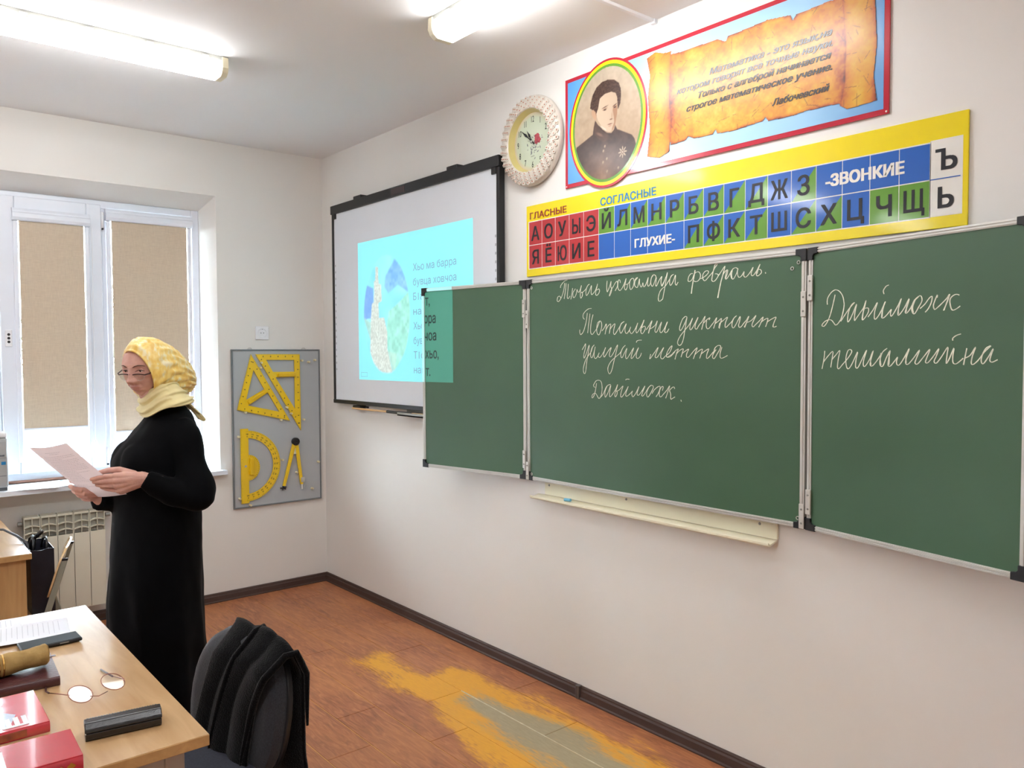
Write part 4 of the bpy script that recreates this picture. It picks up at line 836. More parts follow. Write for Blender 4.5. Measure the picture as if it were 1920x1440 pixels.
m_peg = mat('cream_peg', (226, 216, 176), .4)
for i, (y, z) in enumerate(PG):
    p = MB().lathe([(.0075, .016), (.0075, .040), (.006, .043), (.0001, .043)], (0, y, z), (1, 0, 0), 12); obj('peg', p, m_peg, t, smooth='auto')
m_yt = mat('yellow_plastic', (238, 200, 18), .32, var=.02, coat=.2); m_yd = mat('yellow_handle', (226, 184, 12), .35)
def F3(y, z, x): return (x, y, z)
def tri_tool(outer, inner_list, label, ticks, bar):
    c = np.mean(np.array(outer), 0); tt_ = thing('set_square', (.02, c[0], min(p[1] for p in outer)), label, 'set square')
    x0, x1 = .0225, .0285
    # plate with openings: bmesh fill of outer and inner loops, then extruded
    b = bmesh.new(); es = []
    for loop in [outer]+inner_list:
        vs = [b.verts.new((x1, y, z)) for y, z in loop]; es += [b.edges.new((vs[i], vs[(i+1) % len(vs)])) for i in range(len(vs))]
    bmesh.ops.triangle_fill(b, edges=es, use_beauty=True)
    g = bmesh.ops.extrude_face_region(b, geom=b.faces[:]); bmesh.ops.translate(b, vec=(x0-x1, 0, 0), verts=[v for v in g['geom'] if isinstance(v, bmesh.types.BMVert)])
    bmesh.ops.recalc_face_normals(b, faces=b.faces[:]); me = bpy.data.meshes.new('plate'); b.to_mesh(me); b.free(); link('plate', me, m_yt, tt_)
    tk = MB(); cen = c
    for (a, b_, n_) in ticks:
        a = np.array(a); b_ = np.array(b_); d = (b_-a); L = np.linalg.norm(d); d = d/L; nn = np.array([-d[1], d[0]])
        if np.dot(nn, cen-a) < 0: nn = -nn
        for k in range(1, n_*5):
            p = a+d*L*k/(n_*5); l = .011 if k % 5 == 0 else .006; w = .0006; q = p+nn*l
            tk.add([F3(*(p-d*w), x1+.0003), F3(*(p+d*w), x1+.0003), F3(*(q+d*w), x1+.0003), F3(*(q-d*w), x1+.0003)], [(0, 1, 2, 3)])
            if k % 5 == 0:
                c2 = p+nn*.017; u = d*.0035; v = nn*.003
                tk.add([F3(*(c2-u-v), x1+.0003), F3(*(c2+u-v), x1+.0003), F3(*(c2+u+v), x1+.0003), F3(*(c2-u+v), x1+.0003)], [(0, 1, 2, 3)])
    obj('scale_marks', tk, m_kp, tt_)
    a, b_ = np.array(bar[0]), np.array(bar[1]); d = (b_-a)/np.linalg.norm(b_-a); nn = np.array([-d[1], d[0]])*.012
    h = MB().prism([F3(*(a-nn), x1), F3(*(b_-nn), x1), F3(*(b_+nn), x1), F3(*(a+nn), x1)], (.020, 0, 0)); obj('handle', h, m_yd, tt_, bevel=.004)
tri_tool([(-.558, 1.664), (-.659, 1.287), (-.282, 1.193)], [[(-.542, 1.555), (-.468, 1.421), (-.597, 1.353)], [(-.443, 1.398), (-.363, 1.262), (-.585, 1.315)]],
    'yellow equilateral-looking set square hanging upper left on the grey board', [((-.558, 1.664), (-.659, 1.287), 8), ((-.659, 1.287), (-.282, 1.193), 8), ((-.282, 1.193), (-.558, 1.664), 10)], ((-.585, 1.332), (-.462, 1.405)))
tri_tool([(-.526, 1.664), (-.204, 1.663), (-.202, 1.119)], [[(-.451, 1.624), (-.245, 1.622), (-.245, 1.540), (-.403, 1.540)], [(-.385, 1.502), (-.245, 1.502), (-.245, 1.275)]],
    'yellow narrow right-angled set square hanging upper right on the grey board', [((-.526, 1.664), (-.204, 1.663), 6), ((-.204, 1.663), (-.202, 1.119), 10), ((-.202, 1.119), (-.526, 1.664), 12)], ((-.372, 1.518), (-.243, 1.520)))
# protractor: half ring, straight ruler bar, small inner half disc with handle
t = thing('protractor', (.02, -.52, .645), 'big yellow half-round protractor hanging lower left on the grey board', 'protractor')
pc, pr_ = (-.603, .900), .240
def arc(r, n=40, a0=-90, a1=90): return [(pc[0]+r*math.cos(math.radians(a0+(a1-a0)*k/n)), pc[1]+r*math.sin(math.radians(a0+(a1-a0)*k/n))) for k in range(n+1)]
def plate(name, loop, x0, x1, m, par, **k): return obj(name, MB().prism([F3(y, z, x0) for y, z in loop], (x1-x0, 0, 0)), m, par, **k)
o_ = [( y*1.0, z) for y, z in arc(.243)]; i_ = arc(.192)
ring = MB()
for k in range(40):
    ring.prism([F3(*o_[k], .0215), F3(*o_[k+1], .0215), F3(*i_[k+1], .0215), F3(*i_[k], .0215)], (.006, 0, 0))
obj('arc', ring, m_yt, t); plate('ruler_bar', [(-.640, .645), (-.585, .645), (-.585, 1.157), (-.640, 1.157)], .0215, .0278, m_yt, t, bevel=.001)
hd = [(pc[0]+.018+.078*math.cos(math.radians(a)), pc[1]-.012+.088*math.sin(math.radians(a))) for a in range(-90, 91, 10)]; plate('hub', hd, .0217, .027, m_yt, t)
plate('handle', [(-.582, .838), (-.555, .838), (-.555, .955), (-.582, .955)], .027, .050, m_yd, t, bevel=.004)
obj('pivot', MB().lathe([(.0001, .0292), (.008, .029), (.008, .0275)], (0, -.607, .900), (1, 0, 0), 14), m_gb, t)
tk = MB()
for k in range(1, 180, 2):
    a = math.radians(-90+k); r0 = .240; r1 = .228 if k % 10 == 1 else .234
    u = (math.cos(a), math.sin(a)); v = (-u[1]*.0007, u[0]*.0007)
    tk.add([F3(pc[0]+u[0]*r0-v[0], pc[1]+u[1]*r0-v[1], .0279), F3(pc[0]+u[0]*r0+v[0], pc[1]+u[1]*r0+v[1], .0279), F3(pc[0]+u[0]*r1+v[0], pc[1]+u[1]*r1+v[1], .0279), F3(pc[0]+u[0]*r1-v[0], pc[1]+u[1]*r1-v[1], .0279)], [(0, 1, 2, 3)])
for k in range(0, 51):
    z = .65+k*.01; tk.add([F3(-.640, z-.0005, .0281), F3(-.640+(.010 if k % 5 == 0 else .006), z-.0005, .0281), F3(-.640+(.010 if k % 5 == 0 else .006), z+.0005, .0281), F3(-.640, z+.0005, .0281)], [(0, 1, 2, 3)])
for k in range(0, 19):
    for rr_, val in ((.219, 180-k*10), (.203, k*10)):
        a = math.radians(90-k*10*.97-2.5); ca, sa = math.cos(a-math.pi/2), math.sin(a-math.pi/2)
        cx, cz = pc[0]+rr_*math.cos(a), pc[1]+rr_*math.sin(a)
        text(tk, str(val), lambda p, q, cx=cx, cz=cz, ca=ca, sa=sa: F3(cx+p*ca-q*sa, cz+p*sa+q*ca, .0279), 0, -.004, h=.009, bold=.02, align='C')
for k in range(0, 19):
    a = math.radians(-90+k*10); tk.add([F3(pc[0]+.018+.078*math.cos(a+e1)*r1, pc[1]-.012+.088*math.sin(a+e1)*r1, .0273) for e1, r1 in ((-.01, .97), (.01, .97), (.01, .86), (-.01, .86))], [(0, 1, 2, 3)])
for r_ in (.2445*.91, ):
    pass
obj('scale_marks', tk, m_kp, t)
# compasses
t = thing('board_compasses', (.02, -.27, .70), 'yellow blackboard compasses with black knob hanging lower right on the grey board', 'compasses')
def leg(name, a, b_, w, m=m_yt):
    a = np.array(a); b_ = np.array(b_); d = (b_-a)/np.linalg.norm(b_-a); nn = np.array([-d[1], d[0]]); return obj(name, MB().prism([F3(*(a-nn*w[0]), .022), F3(*(b_-nn*w[1]), .022), F3(*(b_+nn*w[1]), .022), F3(*(a+nn*w[0]), .022)], (.016, 0, 0)), m, t, bevel=.003)
leg('leg', (-.255, 1.035), (-.337, .735), (.013, .010)); leg('leg', (-.240, 1.035), (-.203, .735), (.013, .010))
plate('brace', [(-.270, .955), (-.236, .955), (-.240, 1.0), (-.262, 1.0)], .024, .034, m_peg, t)
obj('knob', MB().lathe([(.027, .022), (.028, .044), (.024, .050), (.008, .050), (.006, .056), (.0001, .056)], (0, -.247, 1.044), (1, 0, 0), 24), m_black, t, smooth='auto')
tip = MB()
for a in (20, 100, 175, 250, 320):
    aa = math.radians(a); tip.tube([F3(-.341, .722, .03), F3(-.341+.024*math.cos(aa), .722+.015*math.sin(aa), .03)], [.006, .004], 6)
obj('suction_foot', tip, m_black, t); obj('chalk', MB().tube([F3(-.202, .735, .03), F3(-.200, .700, .03)], .0065, 10), m_white, t, smooth='auto')
cl = MB().box(.038, -.212, .750, .045, -.186, .785); obj('chalk_clamp', cl, m_alu, t, bevel=.002)
# ---------------------------------------------------------------- the woman reading by the window
per = thing('person', (2.09, -1.75, 0), 'woman in a yellow headscarf and long black dress reading a sheet, standing by the window', 'person')
m_skin, t_, b_ = nodes('skin'); L_ = t_.links
tc = N(t_, 'ShaderNodeTexCoord'); nz_ = N(t_, 'ShaderNodeTexNoise'); nz_.inputs['Scale'].default_value = 28; L_.new(tc.outputs['Object'], nz_.inputs[0])
cr = N(t_, 'ShaderNodeValToRGB'); L_.new(nz_.outputs['Fac'], cr.inputs[0]); cr.color_ramp.elements[0].position = .3; cr.color_ramp.elements[1].position = .7
cr.color_ramp.elements[0].color = (*lin((200, 152, 138)), 1); cr.color_ramp.elements[1].color = (*lin((214, 168, 152)), 1)
L_.new(cr.outputs[0], b_.inputs['Base Color']); b_.inputs['Roughness'].default_value = .5; b_.inputs['Subsurface Weight'].default_value = .08; b_.inputs['Subsurface Radius'].default_value = (.02, .008, .004); b_.inputs['Subsurface Scale'].default_value = .3
bz = N(t_, 'ShaderNodeTexNoise'); bz.inputs['Scale'].default_value = 160; bp = N(t_, 'ShaderNodeBump'); bp.inputs['Strength'].default_value = .25; bp.inputs['Distance'].default_value = .002
L_.new(tc.outputs['Object'], bz.inputs[0]); L_.new(bz.outputs['Fac'], bp.inputs['Height']); L_.new(bp.outputs[0], b_.inputs['Normal'])
m_lip = mat('lips', (192, 132, 120), .45, var=.05); m_brow = mat('eyebrow', (92, 70, 60), .8); m_eye = mat('eye_white', (214, 206, 200), .2); m_iris = mat('iris', (54, 44, 40), .15); m_lid = mat('lash_line', (70, 48, 44), .6)
m_crease = mat('skin_crease', (172, 112, 94), .7)
HC = Vector((2.088, -1.789, 1.617)); HF = Vector((.60, -.77, -.24)).normalized(); HS = Vector((0, 0, 1)).cross(HF).normalized(); HU = HF.cross(HS)
def hw(s, f, z): return HC+HS*s+HF*f+HU*z                # s = her left, f = forward, z = up
def g(x, s): return math.exp(-(x/s)**2/2)
def head_pt(n):
    s, f, z = n
    S = s*.074; Z = z*(.118 if z < 0 else .102); F = f*.092
    if z < 0: q = (-z)**1.4; S *= 1-.19*q; F *= 1-.10*q if f > 0 else 1-.20*q
    if f > 0:
        F = .092*(f**.78)*(1-.08*max(0, z)**2) if z > -.2 else F+.0*f
        if z <= -.2: F = .092*(f**.78)*(1-.10*((-z)**1.4))
        a = f**.6
        r = 0
        # nose ridge
        if -.052 < Z < .020:
            u = (Z+.034)/.050
            am = .013*(1-max(0, u))**1.0+.004 if Z > -.034 else .017*max(0, 1-((-.034-Z)/.014)**2)
            r += am*g(S, .0085+.004*max(0, 1-abs(Z+.034)/.03))
        for q in (-1, 1):
            r += .011*g(S-q*.0135, .006)*g(Z+.036, .007)
            r += -.010*g(S-q*.031, .014)*g(Z-.004, .010)
            r += .004*g(S-q*.027, .018)*g(Z-.024, .007)
            r += .005*g(S-q*.040, .016)*g(Z+.028, .016)
            r += -.0035*g((S-q*(.021+(-.040-Z)*.38)), .0035)*(1 if -.072 < Z < -.036 else 0)
            r += .006*g(S-q*.046, .018)*g(Z+.074, .02)
            r += -.0025*g(S-q*.018, .012)*g(Z+.016-.4*(abs(S)-.018), .0035)
        r += .0075*g(S, .020)*g(Z+.0605, .0048)+.008*g(S, .017)*g(Z+.0715, .0055)-.0055*g(S, .024)*g(Z+.0660, .0022)
        r += -.003*g(S, .02)*g(Z+.082, .005)+.011*g(S, .018)*g(Z+.098, .011)+.004*g(S, .03)*g(Z+.06, .02)
        F += r*a
    return S, F, Z
NL, NM = 150, 110
def head_dir(i, j):
    th = math.pi*(j+.5)/NM; ph = 2*math.pi*i/NL
    # more rows on the face: plain sphere is enough at this size
    return (math.sin(th)*math.sin(ph), math.sin(th)*math.cos(ph), -math.cos(th))
hd = MB(); rings = [[hw(*head_pt(head_dir(i, j))) for i in range(NL)] for j in range(NM)]
hd.loft(rings)
for k, fce in enumerate(hd.f):
    if len(fce) != 4: continue
    j = fce[0]//NL; i = fce[0] % NL; s, f, z = head_pt(head_dir(i, j))
    if f > .05 and ((abs(z+.0612) < .0034 and abs(s) < .020*(1-abs(z+.0612)/.010)) or (abs(z+.0705) < .0036 and abs(s) < .017*(1-abs(z+.0705)/.010))): hd.mi[k] = 1
# torso, arms, legs, hands grown into one skin
tr = MB()
def ringz(z, cx, cy, a, b, n=28): return [(cx+a*math.cos(2*math.pi*k/n), cy+b*math.sin(2*math.pi*k/n), z) for k in range(n)]
tr.loft([ringz(*r) for r in ((.80, 2.09, -1.745, .15, .12), (.92, 2.09, -1.75, .165, .13), (1.08, 2.09, -1.75, .14, .11), (1.25, 2.09, -1.755, .140, .11), (1.35, 2.09, -1.72, .125, .075), (1.395, 2.09, -1.715, .09, .055), (1.43, 2.09, -1.73, .058, .055), (1.50, 2.09, -1.765, .052, .052), (1.56, 2.09, -1.785, .050, .05))])
SHL, ELL, WRL = Vector((2.225, -1.700, 1.372)), Vector((2.315, -1.690, 1.150)), Vector((2.275, -1.862, 1.214))
SHR, ELR, WRR = Vector((1.955, -1.720, 1.372)), Vector((1.90, -1.72, 1.13)), Vector((2.035, -1.945, 1.105))
for (a, b_, c) in ((SHL, ELL, WRL), (SHR, ELR, WRR)):
    tr.tube([a, (a+b_)/2, b_], [.036, .034, .030], 14, ends=True); tr.tube([b_, (b_*.6+c*.4), c], [.028, .026, .022], 14, ends=True)
for s in (-1, 1):
    tr.tube([(2.09+s*.075, -1.745, .86), (2.09+s*.075, -1.745, .48), (2.09+s*.07, -1.735, .09)], [.082, .055, .034], 14, ends=True)
    tr.tube([(2.09+s*.07, -1.715, .045), (2.09+s*.07, -1.78, .04), (2.09+s*.072, -1.86, .028)], [.036, .035, .026], 12, ends=True)
body_core = remesh(tr, .012, 2)
# hands: finger chains and a palm, melted together
def hand_mesh(chains, palm, vox=.0019, sm=3):
    mb = MB()
    for pts, rad in chains: mb.tube(pts, rad, 12, ends=True)
    for a, b_, ra, rb in palm: mb.tube([a, (Vector(a)+Vector(b_))/2, b_], [ra, (ra+rb)/2, rb], 14, ends=True)
    return remesh(mb, vox, sm)
I1, M1, R1_, L1 = (2.258, -1.948, 1.228), (2.262, -1.950, 1.211), (2.258, -1.947, 1.193), (2.250, -1.936, 1.174)
W1 = WRL
left = hand_mesh([
    ([I1, (2.238, -1.978, 1.226), (2.222, -1.998, 1.221), (2.207, -2.014, 1.216)], [.0100, .0090, .0082, .0070]),
    ([M1, (2.240, -1.975, 1.209), (2.220, -1.993, 1.206), (2.204, -2.006, 1.205)], [.0100, .0092, .0084, .0072]),
    ([R1_, (2.232, -1.967, 1.192), (2.213, -1.984, 1.191), (2.199, -1.996, 1.193)], [.0096, .0088, .0080, .0068]),
    ([L1, (2.222, -1.953, 1.174), (2.204, -1.967, 1.176), (2.191, -1.979, 1.181)], [.0090, .0082, .0074, .0062]),
    ([(2.262, -1.885, 1.228), (2.235, -1.930, 1.246), (2.205, -1.958, 1.243), (2.180, -1.985, 1.234)], [.014, .012, .0105, .0085])],
    [(W1, I1, .023, .0125), (W1, M1, .024, .0125), (W1, R1_, .024, .0125), (W1+Vector((0, 0, -.008)), L1, .022, .0125), (W1+(ELL-WRL).normalized()*.005, W1+(ELL-WRL).normalized()*.06, .023, .021), (W1+Vector((0, 0, -.012)), (2.242, -1.925, 1.168), .020, .013)])
def pp(x, y, z, o=0): return (x+.3546*o, y-.6*o, z-.717*o)
right = hand_mesh([
    ([pp(2.070, -1.985, 1.150, -.012), pp(2.078, -2.018, 1.168, .008), pp(2.052, -2.036, 1.176, .013), pp(2.030, -2.046, 1.178, .006)], [.0105, .0100, .0092, .0080]),
    ([pp(2.072, -1.980, 1.138, -.010), pp(2.080, -2.008, 1.155, .010), pp(2.052, -2.024, 1.162, .015), pp(2.026, -2.034, 1.160, .008)], [.0105, .0100, .0094, .0080]),
    ([pp(2.068, -1.974, 1.126, -.010), pp(2.074, -1.997, 1.142, .010), pp(2.048, -2.010, 1.147, .015), pp(2.020, -2.018, 1.142, .008)], [.0100, .0096, .0090, .0078]),
    ([pp(2.060, -1.968, 1.116, -.008), pp(2.062, -1.984, 1.128, .009), pp(2.040, -1.995, 1.130, .013), pp(2.016, -2.002, 1.126, .008)], [.0092, .0088, .0080, .0070]),
    ([pp(2.020, -1.985, 1.140, -.020), pp(2.022, -2.020, 1.168, -.016), pp(2.026, -2.050, 1.186, -.009)], [.013, .0115, .0090])],
    [(WRR, (2.058, -1.985, 1.150), .024, .014), (WRR, (2.060, -1.978, 1.136), .024, .014), (WRR, (2.056, -1.970, 1.124), .024, .014), (WRR, (2.040, -1.975, 1.130), .024, .016)])
bm_ = bmesh.new()
mh = hd.mesh('body'); bm_.from_mesh(mh)
for m2 in (body_core, left, right): bm_.from_mesh(m2)
me = bpy.data.meshes.new('body'); bm_.to_mesh(me); bm_.free()
body = link('body', me, [m_skin, m_lip], per, smooth=True)
# face details
for q in (-1, 1):
    e = MB(); c = hw(q*.031, .0690, .004); e.ell(c, (.0106, .0106, .0106), 18, 12); eo = obj('eye', e, m_eye, body, smooth=True)
    d = (HF*1.0+HS*(-.25)+HU*(-.22)).normalized()
    ir = MB().lathe([(.0054, -.0008), (.0050, .0010), (.0001, .0014)], c+d*.0099, d, 16); obj('iris', ir, m_iris, body, smooth=True)
    def on(s, z, o=.0012):
        # nearest point of the face surface at (s, z)
        zz = z/(.118 if z < 0 else .102); s0 = s/.074/(1-.19*max(0, -zz)**1.4)
        f2 = max(.02, 1-s0*s0-zz*zz)**.5; S, F, Z = head_pt((s0, f2, zz)); return hw(S, F+o, Z)
    lid = MB(); lid.tube([on(q*(.031-.0145), .002, .003), c+HF*.0110+HU*.0014-HS*q*.006, c+HF*.0120+HU*.0020, c+HF*.0109+HU*.0016+HS*q*.006, on(q*(.031+.0155), .001, .003)], [.0008, .0014, .0016, .0015, .0008], 6); obj('eyelash', lid, m_lid, body, smooth=True)
    ul = MB(); ul.grid(lambda a, b_: c+(HF*math.cos((b_*1.3+.10))*1.0+HU*math.sin(b_*1.3+.10))*(.0112)*math.cos((a-.5)*2.0)+HS*(.0112*math.sin((a-.5)*2.0)), 12, 5); obj('upper_lid', ul, m_skin, body, smooth=True)
    br_ = MB(); br_.tube([on(q*.012, .0185), on(q*.020, .0225, .002), on(q*.032, .0255, .002), on(q*.044, .0225, .0015), on(q*.050, .0185)], [.0010, .0017, .0018, .0013, .0006], 6); obj('eyebrow', br_, m_brow, body, smooth=True)
nst = MB()
for q in (-1, 1): nst.ell(hw(q*.0075, .104, -.0455), (.0035, .0045, .0016), 8, 6)
obj('nostril', nst, m_crease, body)
# ---- dress: torso, skirt and sleeves melted into one velvet mesh
m_vel = mat('black_velvet', (5, 6, 9), .8, var=.2, scale=5, sheen=.03, spec=.08); m_vel2 = m_vel
dr = MB()
prof = [(.012, 2.09, -1.772, .262, .205), (.20, 2.09, -1.772, .245, .195), (.54, 2.09, -1.773, .212, .176), (.75, 2.09, -1.771, .198, .168), (.92, 2.09, -1.767, .190, .163), (1.02, 2.09, -1.762, .184, .158), (1.10, 2.09, -1.757, .180, .155), (1.18, 2.09, -1.760, .178, .156), (1.26, 2.09, -1.760, .178, .152), (1.32, 2.09, -1.742, .178, .132), (1.37, 2.09, -1.722, .172, .108), (1.405, 2.09, -1.712, .150, .090), (1.43, 2.09, -1.708, .115, .078), (1.452, 2.09, -1.718, .084, .072), (1.478, 2.09, -1.742, .066, .062)]
rings = []; n_ = 72
zs = [p[0] for p in prof]
for z in list(np.linspace(.012, 1.478, 72)):
    v = [np.interp(z, zs, [p[k] for p in prof]) for k in range(1, 5)]
    fold = max(0, (1.0-z))*.016
    rings.append([(v[0]+(v[2]+fold*math.sin(7*a+1.2*math.sin(2*a)))*math.cos(a), v[1]+(v[3]+fold*math.sin(9*a+z*1.5))*math.sin(a), z) for a in [2*math.pi*k/n_ for k in range(n_)]])
dr.loft(rings)
# bust
for s in (-1, 1): dr.ell((2.09+s*.070, -1.842, 1.235), (.090, .066, .095), 20, 14)
def sleeve(a, b_, c, r):
    P = []; R = []
    for k in range(13):
        u = k/12; p = a.lerp(b_, u) if True else 0; P.append(p); R.append(r[0]+(r[1]-r[0])*u+.004*math.sin(u*9))
    dr.tube(P, R, 20, ends=True); P = []; R = []
    for k in range(15):
        u = k/14; sag = Vector((0, 0, -.016*math.sin(math.pi*u))); P.append(b_.lerp(c, u)+sag); R.append(r[2]+(r[3]-r[2])*u**1.2+.004*math.sin(u*17)*(1-u))
    dr.tube(P, R, 20)
sleeve(SHL+Vector((-.012, 0, -.01)), ELL+Vector((.004, .012, -.012)), WRL+Vector((.004, .006, -.006)), (.062, .062, .060, .034))
sleeve(SHR+Vector((.012, 0, -.01)), ELR, WRR+Vector((.006, -.018, .004)), (.064, .066, .060, .036))
dme = remesh(dr, .0075, 5)
nr_ = [Vector(v.normal) for v in dme.vertices]
for v, vn in zip(dme.vertices, nr_):
    c = Vector(v.co); d_ = mnoise.noise(Vector((c.x*9, c.y*9, c.z*5)))*.006+mnoise.noise(Vector((c.x*24, c.y*24, c.z*14)))*.0025
    if c.z > .03: v.co = c+vn*d_
link('dress', dme, m_vel, per, smooth=True)
sh = MB()
for s in (-1, 1):
    sh.loft([[(2.09+s*.07+a*.045*w_, -1.79+b_*.13*w_-.02, z) for a, b_ in [(math.cos(q*math.pi/8), math.sin(q*math.pi/8)) for q in range(16)]] for z, w_ in ((0, .95), (.012, 1), (.03, .96), (.055, .6))])
    obj('shoe', sh, m_black, per, smooth='auto'); sh = MB()
# ---- headscarf
m_scf, t_, b_ = nodes('yellow_scarf'); L_ = t_.links
tc = N(t_, 'ShaderNodeTexCoord'); mp = N(t_, 'ShaderNodeMapping'); mp.inputs['Scale'].default_value = (1, 1, .55); mp.inputs['Rotation'].default_value = (0, .6, .4); L_.new(tc.outputs['Object'], mp.inputs[0])
v1 = N(t_, 'ShaderNodeTexVoronoi'); v1.inputs['Scale'].default_value = 62; v1.distance = 'CHEBYCHEV'; L_.new(mp.outputs[0], v1.inputs['Vector'])
n1 = N(t_, 'ShaderNodeTexNoise'); n1.inputs['Scale'].default_value = 26; n1.inputs['Distortion'].default_value = 1.2; n1.inputs['Detail'].default_value = 2; L_.new(mp.outputs[0], n1.inputs[0])
ad = N(t_, 'ShaderNodeMath', operation='MULTIPLY_ADD'); L_.new(v1.outputs['Distance'], ad.inputs[0]); ad.inputs[1].default_value = .35; L_.new(n1.outputs['Fac'], ad.inputs[2])
cr = N(t_, 'ShaderNodeValToRGB'); L_.new(ad.outputs[0], cr.inputs[0]); e = cr.color_ramp.elements
e[0].position = .46; e[0].color = (*lin((244, 236, 200)), 1); e[1].position = .82; e[1].color = (*lin((236, 194, 92)), 1); x = e.new(.60); x.color = (*lin((244, 216, 130)), 1)
L_.new(cr.outputs[0], b_.inputs['Base Color']); b_.inputs['Roughness'].default_value = .45; b_.inputs['Sheen Weight'].default_value = .2
m_scb = mat('cream_scarf', (232, 220, 164), .5, scale=12, c2=(214, 198, 140), sheen=.2)
ST = [(0, .062, .070, .078, -.130), (.10, .050, .080, .098, -.140), (.3, .005, .089, .116, -.138), (.5, -.055, .094, .100, -.142), (.68, -.115, .092, .060, -.152), (.84, -.166, .082, .008, -.164), (.94, -.212, .060, -.044, -.168), (1, -.238, .018, -.092, -.148)]
def scarf_pt(be, u):
    """u = 0 at the rim round the face, 1 at the gathered back; be = 0 at the top, 90 deg on her left"""
    us = [q[0] for q in ST]; f, ws, zt, zb = [np.interp(u, us, [q[k] for q in ST]) for k in range(1, 5)]
    cb, sb = math.cos(be), math.sin(be); k = max(0, 1-u/.25)
    s = sb*ws*(1-.20*k*max(0, -cb)**1.5); z = (zt+zb)/2+cb*(zt-zb)/2
    f += k*(.014*max(0, cb)-(.036 if sb < 0 else -.004)*abs(sb)-.045*max(0, -cb)*(1 if sb < 0 else .5+.5*(1-sb)))
    amp = .0058*min(1, u*1.8)*(1-.45*max(0, cb)**2)*(1 if u < .9 else .5)
    w = be*9+4*u+1.5*math.sin(be*3)-.9*math.cos(be*2)*u*4
    fold = amp*(abs(math.sin(w))**.7*1.4-.7)+.4*amp*math.sin(be*25-6*u)
    zc = (zt+zb)/2; r = math.hypot(s, z-zc) or 1
    s += fold*s/r; z += fold*(z-zc)/r
    return hw(s, f, z)
sf = MB(); nb, nu = 140, 48
rr5 = []
for j in range(nu+1):
    u = (j/nu)*.985; rr5.append([scarf_pt(2*math.pi*i/nb, u) for i in range(nb)])
# rolled hem at the face
hem = [[(HC+(rr5[0][i]-HC)*(1-.018)-HF*.012) for i in range(nb)], [(HC+(rr5[0][i]-HC)*1.0+HF*.004) for i in range(nb)], [(HC+(rr5[1][i]-HC)*1.012+HF*.004) for i in range(nb)]]
sf.loft(hem+rr5[1:], True, False); last = len(sf.v)-nb; sf.f.append(tuple(range(last, last+nb))); sf.mi.append(0)
so = obj('headscarf', sf, m_scf, per, smooth=True); md = so.modifiers.new('t', 'SOLIDIFY'); md.thickness = .003; md.offset = -1
# ---- wrapped ends round the neck, falling to a point in front and behind the left shoulder
nk = MB(); n2_ = 96
def neck_ring(k, K=26):
    u = k/K; pts = []
    for i in range(n2_):
        a = 2*math.pi*i/n2_; cx, sy = math.cos(a), math.sin(a)             # a: world angle
        # front (towards -y) drops lower than the back
        fr_ = max(0, -sy); bk = max(0, sy)
        ra = .072+.056*u**.85; rb = .074+.034*u
        ztop = 1.508+.008*bk+.038*abs(cx)**1.5+.012*bk+.004*cx; zbot = 1.456-.008*fr_**2+.020*bk+.010*cx
        z = ztop+(zbot-ztop)*u
        z -= .030*u*max(0, math.cos(a-math.radians(-62)))**5
        w_ = .0055*math.sin(u*15+2.2*math.sin(a+.5)+a*.9)+.0025*math.sin(u*31+a*3)
        pts.append((2.095+(ra+w_)*cx+.006*u, -1.745+.020*u+(rb+w_)*sy*(1-.10*fr_), z+.003*math.sin(3*a+u*4)))
    return pts
nk.loft([neck_ring(k) for k in range(27)], True, False)
no = obj('scarf_wrap', nk, m_scb, per, smooth=True); md = no.modifiers.new('t', 'SOLIDIFY'); md.thickness = .005; md.offset = 1
# loose corner on the back
tl = MB(); tl.grid(lambda a, b_: Vector((2.075+.10*(a-.5)*(1-b_*.75)+.035*b_, -1.665+.075*b_+.012*math.sin(a*9), 1.492-.088*b_**1.3+.008*math.sin(a*11+b_*3)-.02*(a-.5)**2)), 18, 14)
to = obj('scarf_tail', tl, m_scb, per, smooth=True); md = to.modifiers.new('t', 'SOLIDIFY'); md.thickness = .006
